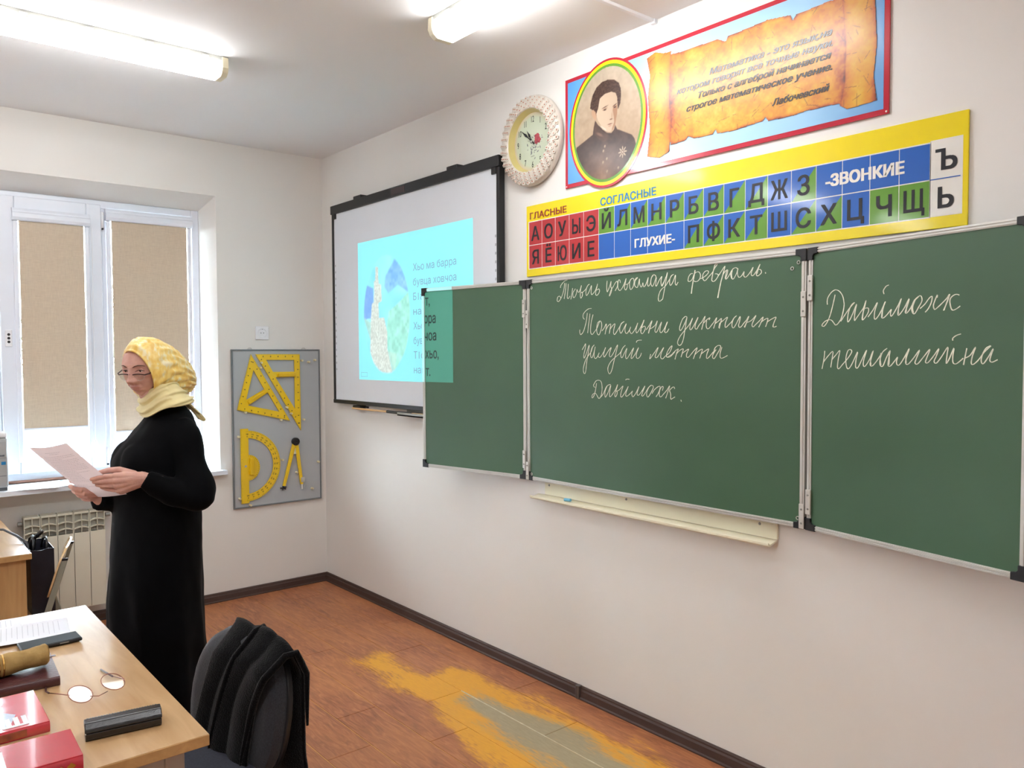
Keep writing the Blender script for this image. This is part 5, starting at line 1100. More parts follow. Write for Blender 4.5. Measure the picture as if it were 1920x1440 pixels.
# ---- reading glasses low on the nose
def glasses_mat(name, c): return mat(name, c, .3, .3, var=.02)
m_lens = m_glass.copy(); m_lens.name = 'lens'; [n for n in m_lens.node_tree.nodes if n.type == 'MIX_SHADER'][0].inputs[0].default_value = .035
rg = thing('reading_glasses', hw(0, .11, -.012), 'dark half-rim reading glasses worn low on the nose of the woman', 'glasses'); m_gr = glasses_mat('dark_brown_rim', (58, 34, 32))
m_lpe = mat('lens_edge', (200, 196, 194), .2); m_lens2 = m_glass.copy(); m_lens2.name = 'reading_lens'; [n for n in m_lens2.node_tree.nodes if n.type == 'MIX_SHADER'][0].inputs[0].default_value = .16; [n for n in m_lens2.node_tree.nodes if n.type == 'BSDF_GLOSSY'][0].inputs['Roughness'].default_value = .3
gf, gz = .100, -.016
for q in (-1, 1):
    cx_ = q*.029
    top = [hw(cx_+s_, gf-.20*abs(cx_+s_)**1.2-.004, gz+.0095-(s_/.026)**2*.0035) for s_ in np.linspace(-.026, .026, 13)]
    obj('rim', MB().tube(top, .0021, 8), m_gr, rg, smooth=True)
    low = [hw(cx_+.024*math.cos(a), gf-.20*abs(cx_+.024*math.cos(a))**1.2-.004, gz+.004-.019*math.sin(a)**.8) for a in np.linspace(0, math.pi, 17)]
    obj('lens_edge', MB().tube(low, .0006, 6), m_lpe, rg, smooth=True)
    ln = MB(); ln.add([tuple(p) for p in top+low], [tuple(range(len(top)+len(low)))]); obj('lens', ln, m_lens2, rg)
    obj('temple', MB().tube([hw(q*.0545, gf-.004-.2*.0545**1.2, gz+.006), hw(q*.068, gf-.022, gz+.008), hw(q*.066, .045, .001), hw(q*.062, .0, .008)], [.0022, .0026, .0018, .0014], 8), m_gr, rg, smooth=True)
    obj('nose_pad', MB().ell(hw(q*.009, gf-.004, gz-.004), (.002, .002, .0045), 8, 6), m_lens, rg)
obj('bridge', MB().tube([hw(-.0045, gf-.004, gz+.006), hw(0, gf+.001, gz+.0095), hw(.0045, gf-.004, gz+.006)], .0016, 8), m_gr, rg, smooth=True)
# ---- the sheet she reads
PA, PB, PC, PD = [Vector(p) for p in ((2.090, -2.191, 1.330), (2.281, -2.108, 1.355), (2.217, -1.901, 1.151), (2.026, -1.985, 1.126))]
pn = (PB-PA).cross(PD-PA).normalized()
if pn.y > 0: pn = -pn
m_ps = mat('thin_paper', (240, 226, 228), .7, var=.008); t_ = m_ps.node_tree; b_ = t_.nodes['Principled BSDF']
ts_ = N(t_, 'ShaderNodeBsdfTranslucent'); ts_.inputs[0].default_value = (*lin((240, 228, 230)), 1); mx = N(t_, 'ShaderNodeMixShader'); mx.inputs[0].default_value = .45
t_.links.new(b_.outputs[0], mx.inputs[1]); t_.links.new(ts_.outputs[0], mx.inputs[2]); t_.links.new(mx.outputs[0], t_.nodes['Material Output'].inputs[0])
def sheet(a, b_, o=0):
    p = PA.lerp(PB, a).lerp(PD.lerp(PC, a), b_); return p+pn*(.010*math.sin(math.pi*a)*(1-b_*.5)-.006*(1-b_)**3+o)
ps = thing('sheet_of_paper', PA.lerp(PC, .5), 'printed A4 sheet held up in both hands by the woman', 'paper')
s_ = MB().grid(lambda a, b_: sheet(a, b_), 16, 22); po = obj('page', s_, m_ps, ps, smooth=True)
tx = MB(); rr6 = random.Random(8)
rows_ = [(.10, .30, .70), (.125, .38, .62)]+[(.17+.026*k, .10 if k % 4 else .14, rr6.choice((.84, .90, .90, .55, .9))) for k in range(20)]+[(.74, .1, .4), (.77, .1, .6), (.80, .1, .35)]
for z, a0, a1 in rows_:
    a = a0
    while a < a1:
        w_ = rr6.uniform(.02, .06); b2 = min(a1, a+w_); tx.add([sheet(a, z, .0004), sheet(b2, z, .0004), sheet(b2, z+.0052, .0004), sheet(a, z+.0052, .0004)], [(0, 1, 2, 3)])
        a = b2+.012
obj('printed_lines', tx, mat('faint_print', (190, 176, 182), .7), po, kind='stuff')
# ---------------------------------------------------------------- front desk and what lies on it
def desk(x0, x1, y0, y1, label, panels, legs, zt=.75):
    t = thing('desk', ((x0+x1)/2, (y0+y1)/2, 0), label, 'desk', 'classroom desks')
    tp = obj('tabletop', MB().box(x0, y0, zt-.028, x1, y1, zt-.0008), m_edge, t, bevel=.002)
    obj('laminate', MB().box(x0+.0015, y0+.0015, zt-.001, x1-.0015, y1-.0015, zt), m_dsk, tp)
    if panels:
        for x in (x0+.03, x1-.048): obj('side_panel', MB().box(x, y0+.03, .0, x+.018, y1-.02, zt-.028), m_pan, t, bevel=.001)
        obj('back_panel', MB().box(x0+.048, y0+.10, .25, x1-.048, y0+.118, zt-.028), m_pan, t)
    if legs:
        for x in (x0+.04, x1-.075):
            for y in (y0+.05, y1-.09):
                obj('leg', MB().box(x, y, .012, x+.032, y+.045, zt-.028), m_leg, t, bevel=.004)
                obj('foot_cap', MB().box(x-.002, y-.002, 0, x+.034, y+.047, .02), m_black, t, bevel=.003)
            obj('rail', MB().box(x+.004, y0+.095, zt-.075, x+.028, y1-.09, zt-.03), m_leg, t, bevel=.002)
        for y in (y0+.06, y1-.08): obj('apron', MB().box(x0+.072, y, zt-.060, x1-.075, y+.02, zt-.03), m_leg, t)
    return t
m_pan = wood('desk_panel', (184, 144, 92), (206, 168, 116), 2.5, (9, 9, 1), .45, .1); m_leg = mat('desk_leg_paint', (168, 160, 148), .4, .1)
desk(2.142, 3.438, -2.64, -2.030, 'wooden school desk nearest the camera, holding books, glasses and a phone', False, True)
desk(.10, 1.132, -2.70, -2.045, 'wooden desk with solid side panel at the left edge under the window', True, False)
T = .75
def rotbox(cx, cy, w, l, z0, z1, ang): return MB(Matrix.Translation((cx, cy, 0)) @ Matrix.Rotation(ang, 4, 'Z')).box(-w/2, -l/2, z0, w/2, l/2, z1)
def paper(name, c, ang, z, label, curl=0, w=.21, l=.297, lines=True, cat='paper'):
    Mx = Matrix.Translation((c[0], c[1], z)) @ Matrix.Rotation(ang, 4, 'Z'); t = thing(name, (c[0], c[1], z), label, cat)
    s = MB(Mx); s.grid(lambda a, b: ((a-.5)*w, (b-.5)*l, .0006+curl*(max(0, a-.6)**2+max(0, .4-b)**2*.3)), 10, 10); po_ = obj('page', s, m_paper, t, smooth=True)
    if lines:
        tx = MB(Mx)
        for k in range(16):
            y = l*(.40-.05*k)
            if abs(y) < l*.44: tx.add([(-w*.40, y, .0012), (w*(.36 if k % 3 else .1), y, .0012), (w*(.36 if k % 3 else .1), y+.0018, .0012), (-w*.40, y+.0018, .0012)], [(0, 1, 2, 3)])
        obj('printed_lines', tx, mat('grey_print', (206, 208, 216), .7), po_, kind='stuff')
    return t
paper('sheet_of_paper', (2.235, -2.395), -.10, T, 'lower white sheet on the front desk, under the other one', 0)
paper('sheet_of_paper', (2.352, -2.275), -.13, T+.001, 'upper white sheet on the front desk, half under the phone', .05, w=.225)
# phone
t = thing('phone', (2.511, -2.208, T+.003), 'black smartphone lying on the edge of the white sheet', 'phone')
Mp = Matrix.Translation((2.511, -2.208, T+.003)) @ Matrix.Rotation(.03, 4, 'Z')
obj('body', MB(Mp).box(-.040, -.084, 0, .040, .084, .0105), m_black, t, bevel=.004, seg=3, smooth='auto')
obj('screen', MB(Mp).box(-.037, -.081, .0105, .037, .081, .0109), mat('phone_screen', (9, 10, 12), .5, spec=.1), t)
obj('side_button', MB(Mp).box(.0395, .02, .004, .0408, .045, .007), m_grey, t)
# maroon notebook
m_mar = mat('maroon_leather', (74, 34, 38), .35, var=.1, coat=.3, bump=.3, bscale=120); m_pg = mat('page_block', (222, 214, 196), .8, scale=2, stretch=(1, 1, 200))
def book(name, x0, y0, x1, y1, z0, z1, ang, mc, label, cat='book', group=None):
    """spine on the near long side (+x)"""
    c = ((x0+x1)/2, (y0+y1)/2); Mx = Matrix.Translation((c[0], c[1], 0)) @ Matrix.Rotation(ang, 4, 'Z'); w = (x1-x0)/2; l = (y1-y0)/2
    t = thing(name, (c[0], c[1], z0), label, cat, group)
    obj('page_block', MB(Mx).box(-w+.004, -l+.004, z0+.003, w-.004, l-.004, z1-.003), m_pg, t)
    cv = MB(Mx); cv.box(-w, -l, z0, w-.003, l, z0+.003); cv.box(-w, -l, z1-.003, w-.003, l, z1); obj('cover', cv, mc, t, bevel=.001)
    h = (z1-z0)/2; zc = (z0+z1)/2
    sp = MB(Mx); sp.prism([(w-.006+.006*math.cos(a), -l, zc+h*math.sin(a)) for a in np.linspace(-math.pi/2, math.pi/2, 9)], (0, 2*l, 0)); obj('spine', sp, mc, t, smooth='auto')
    return t, Mx, w, l
book('notebook', 2.655, -2.49, 2.880, -2.240, T, T+.026, -.06, m_mar, 'thick maroon leather notebook under the beige rolled pouch')
obj('ribbon', MB().box(2.70, -2.246, T+.0262, 2.712, -2.226, T+.0275), m_mar, bpy.data.objects['notebook'])
# rolled pouch on the notebook
m_pch = mat('tan_suede', (176, 144, 86), .75, scale=30, c2=(146, 116, 62), bump=.6, bscale=50); m_gold = mat('gold_clasp', (214, 168, 96), .25, 1)
t = thing('pouch', (2.775, -2.35, T+.026), 'rolled tan suede pouch with a gold clasp lying on the maroon notebook', 'pouch')
P_ = [Vector((2.772, -2.262, T+.0585)), Vector((2.778, -2.30, T+.0575)), Vector((2.782, -2.35, T+.0565)), Vector((2.790, -2.40, T+.0545)), Vector((2.797, -2.46, T+.0535))]
rl = MB(); n3 = 24; rg_ = []
for k in range(25):
    u = k/24; i = min(3, int(u*4)); p = P_[i].lerp(P_[i+1], u*4-i); r = .0275+.0018*math.sin(u*14)+(.002 if u < .08 else 0)
    rg_.append([p+Vector((r*(1+.05*math.sin(3*a+u*6))*math.cos(a)*1.12, 0, r*(1+.05*math.sin(2*a+u*9))*math.sin(a))) for a in [2*math.pi*q/n3 for q in range(n3)]])
for q, sc in ((0, .80), (1, .45)): rg_.insert(0, [P_[0]+(p-P_[0])*sc+Vector((0, .006*(q == 0)-.004*q, 0)) for p in rg_[2 if q else 0]])
rl.loft(rg_); obj('roll', rl, m_pch, t, smooth=True)
for yy in (-2.368, -2.378):
    rb_ = MB(); u = (-2.262-yy)/.198; c = Vector((2.785, yy, T+.056)); rb_.tube([c+Vector((.0335*math.cos(a), 0, .0295*math.sin(a))) for a in np.linspace(0, 2*math.pi, 25)], .0022, 8, cap=False); obj('clasp', rb_, m_gold, t, smooth=True)
# red books
m_r1 = mat('red_glossy_cover', (206, 44, 62), .12, var=.05, coat=1); m_r2 = mat('red_cloth_cover', (188, 42, 56), .22, coat=.6, var=.03)
t, Mx, w, l = book('book', 2.945, -2.535, 3.178, -2.320, T, T+.027, -.01, m_r1, 'glossy red book with pale picture and white letters, between notebook and plain red book', group='red books on the front desk')
cv = MB(Mx); zt_ = T+.0274; cv.add([(-w*.75, -l, zt_), (w*.80, -l, zt_), (w*.80, l*.25, zt_), (w*.2, l*.45, zt_), (-w*.2, l*.1, zt_), (-w*.55, l*.3, zt_)], [(0, 1, 2, 3, 4, 5)]); obj('cover_picture', cv, mat('pale_blue_art', (150, 166, 196), .15, scale=30, c2=(196, 206, 222), coat=1), t)
for k, yy in enumerate((.20, .36, .52)):
    cv = MB(Mx); cv.box(w*.35, l*(yy), zt_, w*.86, l*(yy+.10), zt_+.0006); obj('cover_letter', cv, m_white, t)
cv = MB(Mx); cv.box(w*.76, l*.12, zt_, w*.86, l*.62, zt_+.0005); obj('cover_letter', cv, m_white, t)
obj('spine_band', MB(Mx).box(w-.0012, -l, T+.005, w+.0006, l*.55, T+.022), mat('orange_brown_band', (190, 84, 40), .2, scale=20, c2=(120, 40, 30), coat=1), t)
t, Mx, w, l = book('book', 3.272, -2.56, 3.428, -2.298, T, T+.036, -.03, m_r2, 'plain red book with gilt ornament on the spine, nearest the desk corner', group='red books on the front desk')
gd = mat('gilt', (206, 160, 70), .3, .8)
for k in range(9):
    yy = l*.82-k*.020; s_ = (.009, .006, .008)[k % 3]; c = MB(Mx)
    c.add([(w+.0008, yy-s_, T+.018), (w+.0008, yy, T+.018-s_*.9), (w+.0008, yy+s_, T+.018), (w+.0008, yy, T+.018+s_*.9)], [(0, 1, 2, 3)]); obj('ornament', c, gd, t)
c = MB(Mx); c.box(-w*.6, l*-.18, T+.0361, w*.98, l*-.06, T+.0364); obj('white_label', c, m_white, t)
# eyeglasses on the desk
t = thing('eyeglasses', (3.03, -2.19, T), 'thin copper-rimmed eyeglasses lying open on the front desk', 'glasses'); m_cop = mat('copper_rim', (150, 98, 88), .25, .9); m_tip = mat('brown_tip', (74, 44, 44), .3)
def px(p, z): return (p[0], p[1], z)
def lens_loop(c, a, b, rot): return [(c[0]+a*math.cos(q)*math.cos(rot)-b*math.sin(q)*math.sin(rot), c[1]+a*math.cos(q)*math.sin(rot)+b*math.sin(q)*math.cos(rot), T+.010+.028*((a*math.cos(q)/a)*-.5+.5)*.8) for q in np.linspace(0, 2*math.pi, 33)]
for (c, nm) in (((3.040, -2.228), 0), ((3.008, -2.142), 1)):
    lp = lens_loop(c, .035, .0275, .18); obj('rim', MB().tube(lp, .0011, 8, cap=False), m_cop, t, smooth=True)
    ln = MB(); ln.add(lp[:-1], [tuple(range(32))]); obj('lens', ln, m_lens, t)
obj('bridge', MB().tube([(3.058, -2.208, T+.016), (3.066, -2.190, T+.014), (3.052, -2.165, T+.015)], .0011, 8), m_cop, t, smooth=True)
obj('temple', MB().tube([(3.028, -2.250, T+.020), (2.985, -2.272, T+.016), (2.955, -2.286, T+.012)], .0013, 8), m_cop, t, smooth=True)
obj('temple_tip', MB().tube([(2.955, -2.286, T+.012), (2.93, -2.289, T+.009), (2.88, -2.281, T+.003)], .0024, 8, ends=True), m_tip, t, smooth=True)
obj('temple', MB().tube([(3.020, -2.117, T+.020), (3.0, -2.112, T+.018), (2.945, -2.128, T+.012)], .0013, 8), m_cop, t, smooth=True)
obj('temple_tip', MB().tube([(2.945, -2.128, T+.012), (2.90, -2.132, T+.008), (2.845, -2.136, T+.003)], .0026, 8, ends=True), m_tip, t, smooth=True)
for q in ((3.045, -2.203, T+.018), (3.030, -2.165, T+.018)): obj('nose_pad', MB().ell(q, (.003, .002, .005), 8, 6), m_lens, t)
# spectacle case: six-sided bar
t = thing('spectacle_case', (3.29, -2.183, T), 'black six-sided spectacle case near the corner of the front desk', 'case'); m_cs = mat('black_leather', (9, 10, 17), .3, coat=.4, bump=.3, bscale=140, var=.1)
Mc = Matrix.Translation((3.283, -2.183, T)) @ Matrix.Rotation(-.155, 4, 'Z')
pr = [(-.020, .001), (-.027, .010), (-.024, .033), (-.012, .042), (.014, .040), (.026, .026), (.026, .020)]
pl = [(.026, .0188), (.024, .001), (-.019, 0), (-.020, .001)]
obj('lid', MB(Mc).prism([(a, -.084, h) for a, h in [(-.0245, .0205), (-.024, .033), (-.012, .042), (.012, .0405), (.025, .028), (.0265, .0205)]], (0, .168, 0)), m_cs, t, bevel=.0025)
obj('base', MB(Mc).prism([(a, -.083, h) for a, h in [(-.019, 0), (-.025, .006), (-.0245, .0195), (.0262, .0195), (.025, .006), (.020, 0)]], (0, .166, 0)), m_cs, t, bevel=.002)
st_ = MB(Mc)
for k in range(26): st_.box(-.0135, -.078+k*.006, .0415, -.0115, -.0748+k*.006, .0424)
obj('stitching', st_, m_grey, t, kind='stuff')
# ---------------------------------------------------------------- chair with a black garment over its back
m_fab = mat('dark_grey_fabric', (38, 40, 46), .9, var=.2, scale=200, bump=.3, bscale=300, sheen=.3)
t = thing('office_chair', (2.99, -1.90, 0), 'dark grey upholstered chair pushed under the front desk, black garment over its back', 'chair')
ca = math.atan2(.09, .45); CB = Vector((2.982, -1.788, 0)); Mk = Matrix.Translation(CB) @ Matrix.Rotation(ca, 4, 'Z')   # local x along the back, -y = sitting side
def back_outline(s=1., n=40):
    o = []
    for k in range(n):
        a = 2*math.pi*k/n; c, s_ = math.cos(a), math.sin(a); e = .62
        x = .228*s*math.copysign(abs(c)**e, c); z = .20*s*math.copysign(abs(s_)**(e+.12), s_)
        x *= 1-.16*max(0, z/.20)**1.5; o.append((x, z+.612))
    return o
def lean(z): return -(z-.5)*-.17                         # the back leans away from the sitter
bk = MB(Mk); rings = []
for d, sc in ((-.048, .80), (-.045, .90), (-.034, .975), (-.012, 1.0), (.0, .99)): rings.append([(x, d+lean(z)+.12*x*x*-1.5, z) for x, z in back_outline(sc)])
bk.loft(rings); obj('back_cushion', bk, m_fab, t, smooth='auto')
bs = MB(Mk); rings = []
for d, sc in ((.0005, 1.0), (.004, 1.02), (.018, 1.01), (.026, .93)): rings.append([(x, d+lean(z)-.18*x*x, z) for x, z in back_outline(sc)])
bs.loft(rings); obj('back_shell', bs, m_black, t, smooth='auto')
se = MB(Mk); rings = []
for z, sc in ((.425, .93), (.432, 1), (.462, 1.0), (.478, .95), (.482, .8)): rings.append([(.235*sc*math.copysign(abs(math.cos(a))**.55, math.cos(a)), -.235+.215*sc*math.copysign(abs(math.sin(a))**.55, math.sin(a)), z) for a in [2*math.pi*k/40 for k in range(40)]])
se.loft(rings); obj('seat', se, mat('navy_fabric', (44, 48, 66), .9, scale=200, var=.2, sheen=.3), t, smooth='auto')
for sx in (-1, 1):
    obj('back_support', MB(Mk).tube([(sx*.12, -.03, .42), (sx*.12, .035, .46), (sx*.12, .046, .60)], .012, 10), m_black, t, smooth=True)
    for sy, y in ((1, .0), (-1, -.42)): obj('leg', MB(Mk).tube([(sx*.20, y-.01, .425), (sx*.215, y+sy*.04, .015)], .0125, 12), m_black, t, smooth='auto')
    obj('foot_bar', MB(Mk).tube([(sx*.20, -.01, .415), (sx*.20, -.43, .415)], .0125, 10), m_black, t, smooth='auto')
# draped garment: a cloth thrown over the back, longer behind
m_knit = mat('black_knit', (8, 8, 10), .95, var=.3, scale=40, bump=.8, bscale=260, sheen=.14, spec=.1)
t = thing('cardigan', tuple(Mk @ Vector((.05, 0, .86))), 'black knitted garment draped over the back of the grey chair', 'garment')
def drape(a, b):
    """a across (0..1), b along: 0 front hem, .42 over the top, 1 rear hem"""
    ridge = .42
    if b < ridge:
        q = 1-b/ridge                                        # 0 at the top, 1 at the front hem
        xl = -.062-.10*q**.8; xr = .215-.055*math.sin(min(1, q*2.2)*math.pi*.5)**1.5-.02*q
        x = xl+(xr-xl)*a; ztop = .816-.9*max(0, abs(x)-.10)**1.6*1.2
        z = ztop-.46*q-.02*math.sin(a*5+1)*q; y = -.062-.013*abs(math.sin(a*8+q*2.2+.6*math.sin(q*5)))+lean(max(z, .5))-.18*x*x
        if q < .15: y = y*(q/.15)+(-.012+lean(z))*(1-q/.15); z += .012*(1-q/.15)
    else:
        q = (b-ridge)/(1-ridge)
        xl = -.085-.05*q; xr = .215+.085*q
        x = xl+(xr-xl)*a; ztop = .824-.9*max(0, abs(x)-.10)**1.6*1.2
        z = ztop-.62*q-.03*math.sin(a*7)*q; y = .042+.020*math.sin(a*13+q*2)*q**.6+.03*q+lean(max(z, .5))*max(0, 1-q*.4)-.18*x*x
        if q < .10: y = (-.012+lean(z))*(1-q/.10)+y*(q/.10); z += .012*(1-q/.10)
    z += .010*abs(math.sin(a*8+1.2*b))*max(0, 1-abs(b-.42)/.12)
    return Mk @ Vector((x, y, z))
dp = MB().grid(drape, 44, 70); go = obj('cloth', dp, m_knit, t, smooth=True); md = go.modifiers.new('t', 'SOLIDIFY'); md.thickness = .009; md.offset = 0
for k, (a0, w0) in enumerate(((.44, .009), (1.02, .011))):
    fl_ = MB().tube([drape(a0-.10*max(0, (.42-b)/.42), b)+Mk.to_3x3() @ Vector((0, -.006 if b < .42 else .006, .006)) for b in np.linspace(.10, .60, 22)], [w0*(.35+.65*math.sin(math.pi*q/21)) for q in range(22)], 10); obj('fold', fl_, m_knit, t, smooth=True)
# ---------------------------------------------------------------- school chair and bag by the second desk
m_ply = wood('pale_plywood', (204, 168, 118), (226, 196, 150), 3, (1, 1, 8), .35, .4); m_tube = mat('grey_green_tube', (150, 152, 138), .4)
t = thing('school_chair', (.86, -1.98, 0), 'school chair with pale plywood back and grey flat-tube frame beside the left desk', 'chair')
na, fa = Vector((1.045, -1.888, 0)), Vector((.672, -1.792, 0)); ax_ = (fa-na).normalized(); nr = Vector((-ax_.y, ax_.x, 0)); nr = nr if nr.y > 0 else -nr
def cp(u, d, z): return na+ax_*u+nr*d+Vector((0, 0, z))
Wd = (fa-na).length
for u in (0, Wd):
    f = MB(); prof_ = [(-.30, .02), (-.11, .40), (-.075, .43), (.0, .672), (.0, .69)]
    def leanx(z): return -.085+(z-.40)*.31
    P0 = [(leanx(.69), .69), (leanx(.40)-.0, .40), (-.04, .015)]
    f.loft([[cp(u-.010, leanx(z)-w_, z), cp(u+.010, leanx(z)-w_, z), cp(u+.010, leanx(z)+w_*.2, z), cp(u-.010, leanx(z)+w_*.2, z)] for z, w_ in ((.40, .024), (.52, .024), (.62, .022), (.675, .020))]); obj('back_post', f, m_tube, t, bevel=.002)
    obj('post_cap', MB().loft([[cp(u-.011, leanx(z)-.021, z), cp(u+.011, leanx(z)-.021, z), cp(u+.011, leanx(z)+.005, z), cp(u-.011, leanx(z)+.005, z)] for z in (.674, .684)]), m_black, t)
    lg = MB(); lg.loft([[cp(u-.010, d-.018, z), cp(u+.010, d-.018, z), cp(u+.010, d+.008, z), cp(u-.010, d+.008, z)] for z, d in ((.0, .03), (.25, -.04), (.41, -.088))]); obj('leg', lg, m_tube, t, bevel=.002)
    lg = MB(); lg.loft([[cp(u-.010, d-.012, z), cp(u+.010, d-.012, z), cp(u+.010, d+.012, z), cp(u-.010, d+.012, z)] for z, d in ((.0, -.42), (.41, -.36))]); obj('leg', lg, m_tube, t, bevel=.002)
    obj('seat_rail', MB().loft([[cp(u-.010, d, .385), cp(u+.010, d, .385), cp(u+.010, d, .408), cp(u-.010, d, .408)] for d in (-.38, -.08)]), m_tube, t)
pl_ = MB(); rings = []
for k in range(13):
    z = .50+.235*k/12; q = (z-.50)/.235; hw_ = Wd/2+.018-.07*max(0, q-.72)**2/.078; hw_ -= .03*max(0, .2-q)**1.2/.14; row = []
    for d in (0, .009):
        for s_ in np.linspace(-1, 1, 13) if d == 0 else np.linspace(1, -1, 13): row.append(cp(Wd/2+s_*hw_, leanx(z)-.034+.012*(1-s_*s_)+d-.03*max(0, q-.8)*-1, z-.018*s_*s_*max(0, q-.6)*2))
    rings.append(row)
pl_.loft(rings); obj('backrest', pl_, m_ply, t, smooth='auto')
s_ = MB(); s_.prism([cp(a, d, .409) for a, d in ((-.01, -.39), (Wd+.01, -.39), (Wd+.01, -.08), (-.01, -.08))], (0, 0, .012)); obj('seat', s_, m_ply, t, bevel=.004)
# bag on the seat
m_bag = mat('black_bag_paper', (26, 28, 40), .45, var=.3, scale=8, bump=.3, bscale=12)
t = thing('shopping_bag', (.90, -2.04, .422), 'open black bag standing on the school chair beside the left desk', 'bag')
bx0, bx1, by0, by1, bz0, bz1 = .755, 1.000, -2.032, -1.945, .4225, .735
bg_ = MB(); R1_b = [(bx1-.01, by1+.012), (bx1-.01, by0+.004), (bx0+.01, by0+.004), (bx0+.01, by1+.012)]; R2_b = [(bx1+.012, by1+.008), (bx1+.012, by0), (bx0, by0), (bx0, by1+.012)]
def rr_(R, z, k=4):
    o = []
    for i in range(4):
        a = R[i]; b = R[(i+1) % 4]
        for q in range(k): o.append((a[0]+(b[0]-a[0])*q/k, a[1]+(b[1]-a[1])*q/k, z+.004*math.sin(q*2+i)*(z > .6)))
    return o
out = [rr_(R1_b, bz0), rr_([(p[0]*.5+q[0]*.5, p[1]*.5+q[1]*.5) for p, q in zip(R1_b, R2_b)], (bz0+bz1)/2), rr_(R2_b, bz1)]
bg_.loft(out, True, False); bg_.f.append(tuple(range(15, -1, -1))); bg_.mi.append(0)
bo = obj('bag_body', bg_, m_bag, t); md = bo.modifiers.new('s', 'SOLIDIFY'); md.thickness = .003; md.offset = -1
for y, hh in ((by1-.01, .030), (by0+.02, .045)):
    obj('handle', MB().tube([(bx0+.05, y, bz1-.03), (bx0+.07, y+.005, bz1+hh*.6), (bx0+.12, y+.01, bz1+hh), (bx0+.17, y+.005, bz1+hh*.6), (bx0+.19, y, bz1-.03)], .0055, 8), m_black, t, smooth=True)
obj('lining', MB().prism([(bx0+.01, by0+.01, .60), (bx1-.005, by0+.01, .60), (bx1-.005, by1-.01, .60), (bx0+.01, by1-.01, .60)], (0, 0, .01)), m_black, t)
t = thing('umbrella', (.86, -2.03, .63), 'folded black umbrella with a silver button sticking out of the open bag', 'umbrella')
obj('canopy', MB().tube([(.79, -2.01, .64), (.83, -2.0, .72), (.86, -1.995, .765)], [.018, .018, .012], 12), m_black, t, smooth='auto'); obj('handle', MB().tube([(.86, -1.995, .765), (.885, -1.965, .795)], .010, 10, ends=True), m_black, t, smooth=True)
obj('button', MB().ell((.872, -1.992, .776), (.004, .004, .004), 8, 6), m_alu, t)
# cable and a sheet on the left desk
t = thing('power_cable', (.75, -2.10, T), 'thick black cable looping off the right edge of the left desk', 'cable')
cpts = [(.30, -2.30, T+.006), (.55, -2.16, T+.03), (.70, -2.10, T+.045), (.82, -2.06, T+.028), (.90, -2.030, T+.004), (.93, -2.026, T-.06)]
obj('cable', MB().tube(cpts, .006, 10, ends=True), m_black, t, smooth=True)
obj('plug', MB().tube([(.93, -2.026, T-.06), (.935, -2.026, T-.085)], [.007, .009], 10, ends=True), m_black, t, smooth=True)
paper('sheet_of_paper', (.62, -2.42), .3, T, 'white sheet lying on the left desk under the window', 0, lines=False)
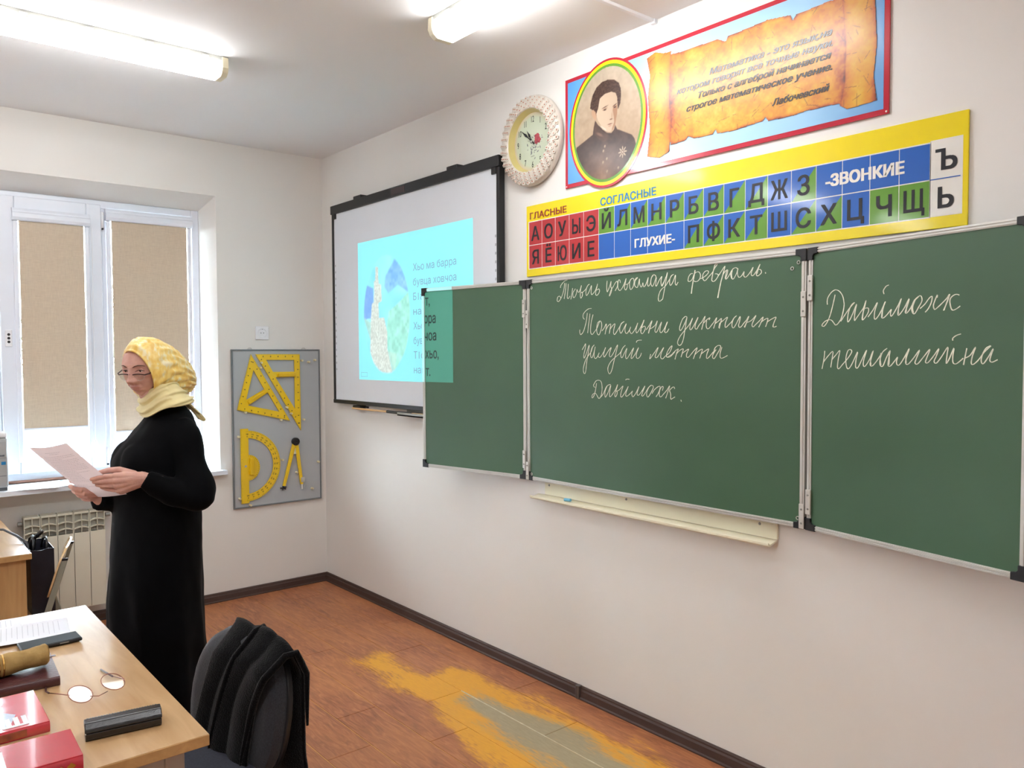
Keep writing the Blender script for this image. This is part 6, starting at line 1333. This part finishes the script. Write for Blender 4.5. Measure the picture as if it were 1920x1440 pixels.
# ---------------------------------------------------------------- things on the window sill
SL = .8905
t = thing('printer', (-.14, -2.22, SL), 'light grey office printer at the left edge on the window sill', 'printer'); m_prn = mat('printer_grey', (166, 168, 168), .45, var=.02); m_prd = mat('printer_panel', (96, 100, 104), .35)
y1_ = -1.985; x1_ = .030
obj('casing', MB().box(-.19, -2.40, SL+.018, x1_, y1_, SL+.30), m_prn, t, bevel=.012, seg=3, smooth='auto')
obj('base', MB().box(-.18, -2.39, SL, x1_-.01, y1_-.006, SL+.019), m_prd, t)
obj('scanner_lid', MB().box(-.19, -2.40, SL+.302, x1_-.005, y1_-.002, SL+.335), m_white, t, bevel=.01, seg=3, smooth='auto')
cpn = obj('control_panel', MB().box(x1_-.004, -2.10, SL+.19, x1_+.006, y1_-.006, SL+.285), m_prn, t, bevel=.004)
obj('display', MB().box(x1_+.0055, -2.10, SL+.248, x1_+.0070, y1_-.045, SL+.268), m_prd, cpn)
obj('dial', MB().lathe([(.019, .0055), (.018, .009), (.0001, .0095)], (x1_, y1_-.032, SL+.225), (1, 0, 0), 20), m_prn, cpn, smooth='auto')
obj('key', MB().box(x1_+.0055, y1_-.05, SL+.198, x1_+.0080, y1_-.018, SL+.208), m_prd, cpn, bevel=.002)
obj('sticker', MB().box(x1_-.0005, y1_-.034, SL+.150, x1_+.0008, y1_-.012, SL+.168), mat('blue_sticker', (40, 130, 190), .3), t)
obj('tray_slot', MB().box(x1_-.002, -2.38, SL+.085, x1_+.0004, y1_-.01, SL+.088), m_prd, t)
paper('sheet_of_paper', (-.07, -1.83), 1.45, SL, 'white sheet on the window sill beside the printer', 0, lines=False)
paper('sheet_of_paper', (-.085, -1.62), 1.62, SL+.0012, 'pale sheet on the sill behind the reading hands of the woman', .02, lines=False)
t = thing('plastic_folder', (-.04, -1.79, SL+.002), 'clear plastic folder with blue edge lying across the sheets on the sill', 'folder')
Mf = Matrix.Translation((-.045, -1.76, SL+.004)) @ Matrix.Rotation(.5, 4, 'Z'); obj('sleeve', MB(Mf).box(-.07, -.12, 0, .07, .12, .0012), m_lens, t); obj('blue_edge', MB(Mf).box(.066, -.12, 0, .071, .12, .003), mat('pale_blue_edge', (150, 186, 214), .4), t)
obj('blue_edge', MB(Mf).box(-.07, .115, 0, .066, .12, .003), bpy.data.materials['pale_blue_edge'], t)
t = thing('curtain_rod', (-.222, -1.7, SL), 'long brown metal rod lying on the sill against the window frame', 'rod')
obj('rod', MB().tube([(-.212, -2.05, SL+.0105), (-.212, -1.40, SL+.0105)], .010, 12, ends=True), mat('brown_metal_rod', (126, 92, 78), .3, .3), t, smooth=True)
obj('rod_end', MB().tube([(-.212, -1.43, SL+.0145), (-.212, -1.365, SL+.0145)], .0135, 12, ends=True), mat('grey_brown_cap', (128, 116, 110), .4), t, smooth=True)
bpy.data.scenes.remove(_tmp)
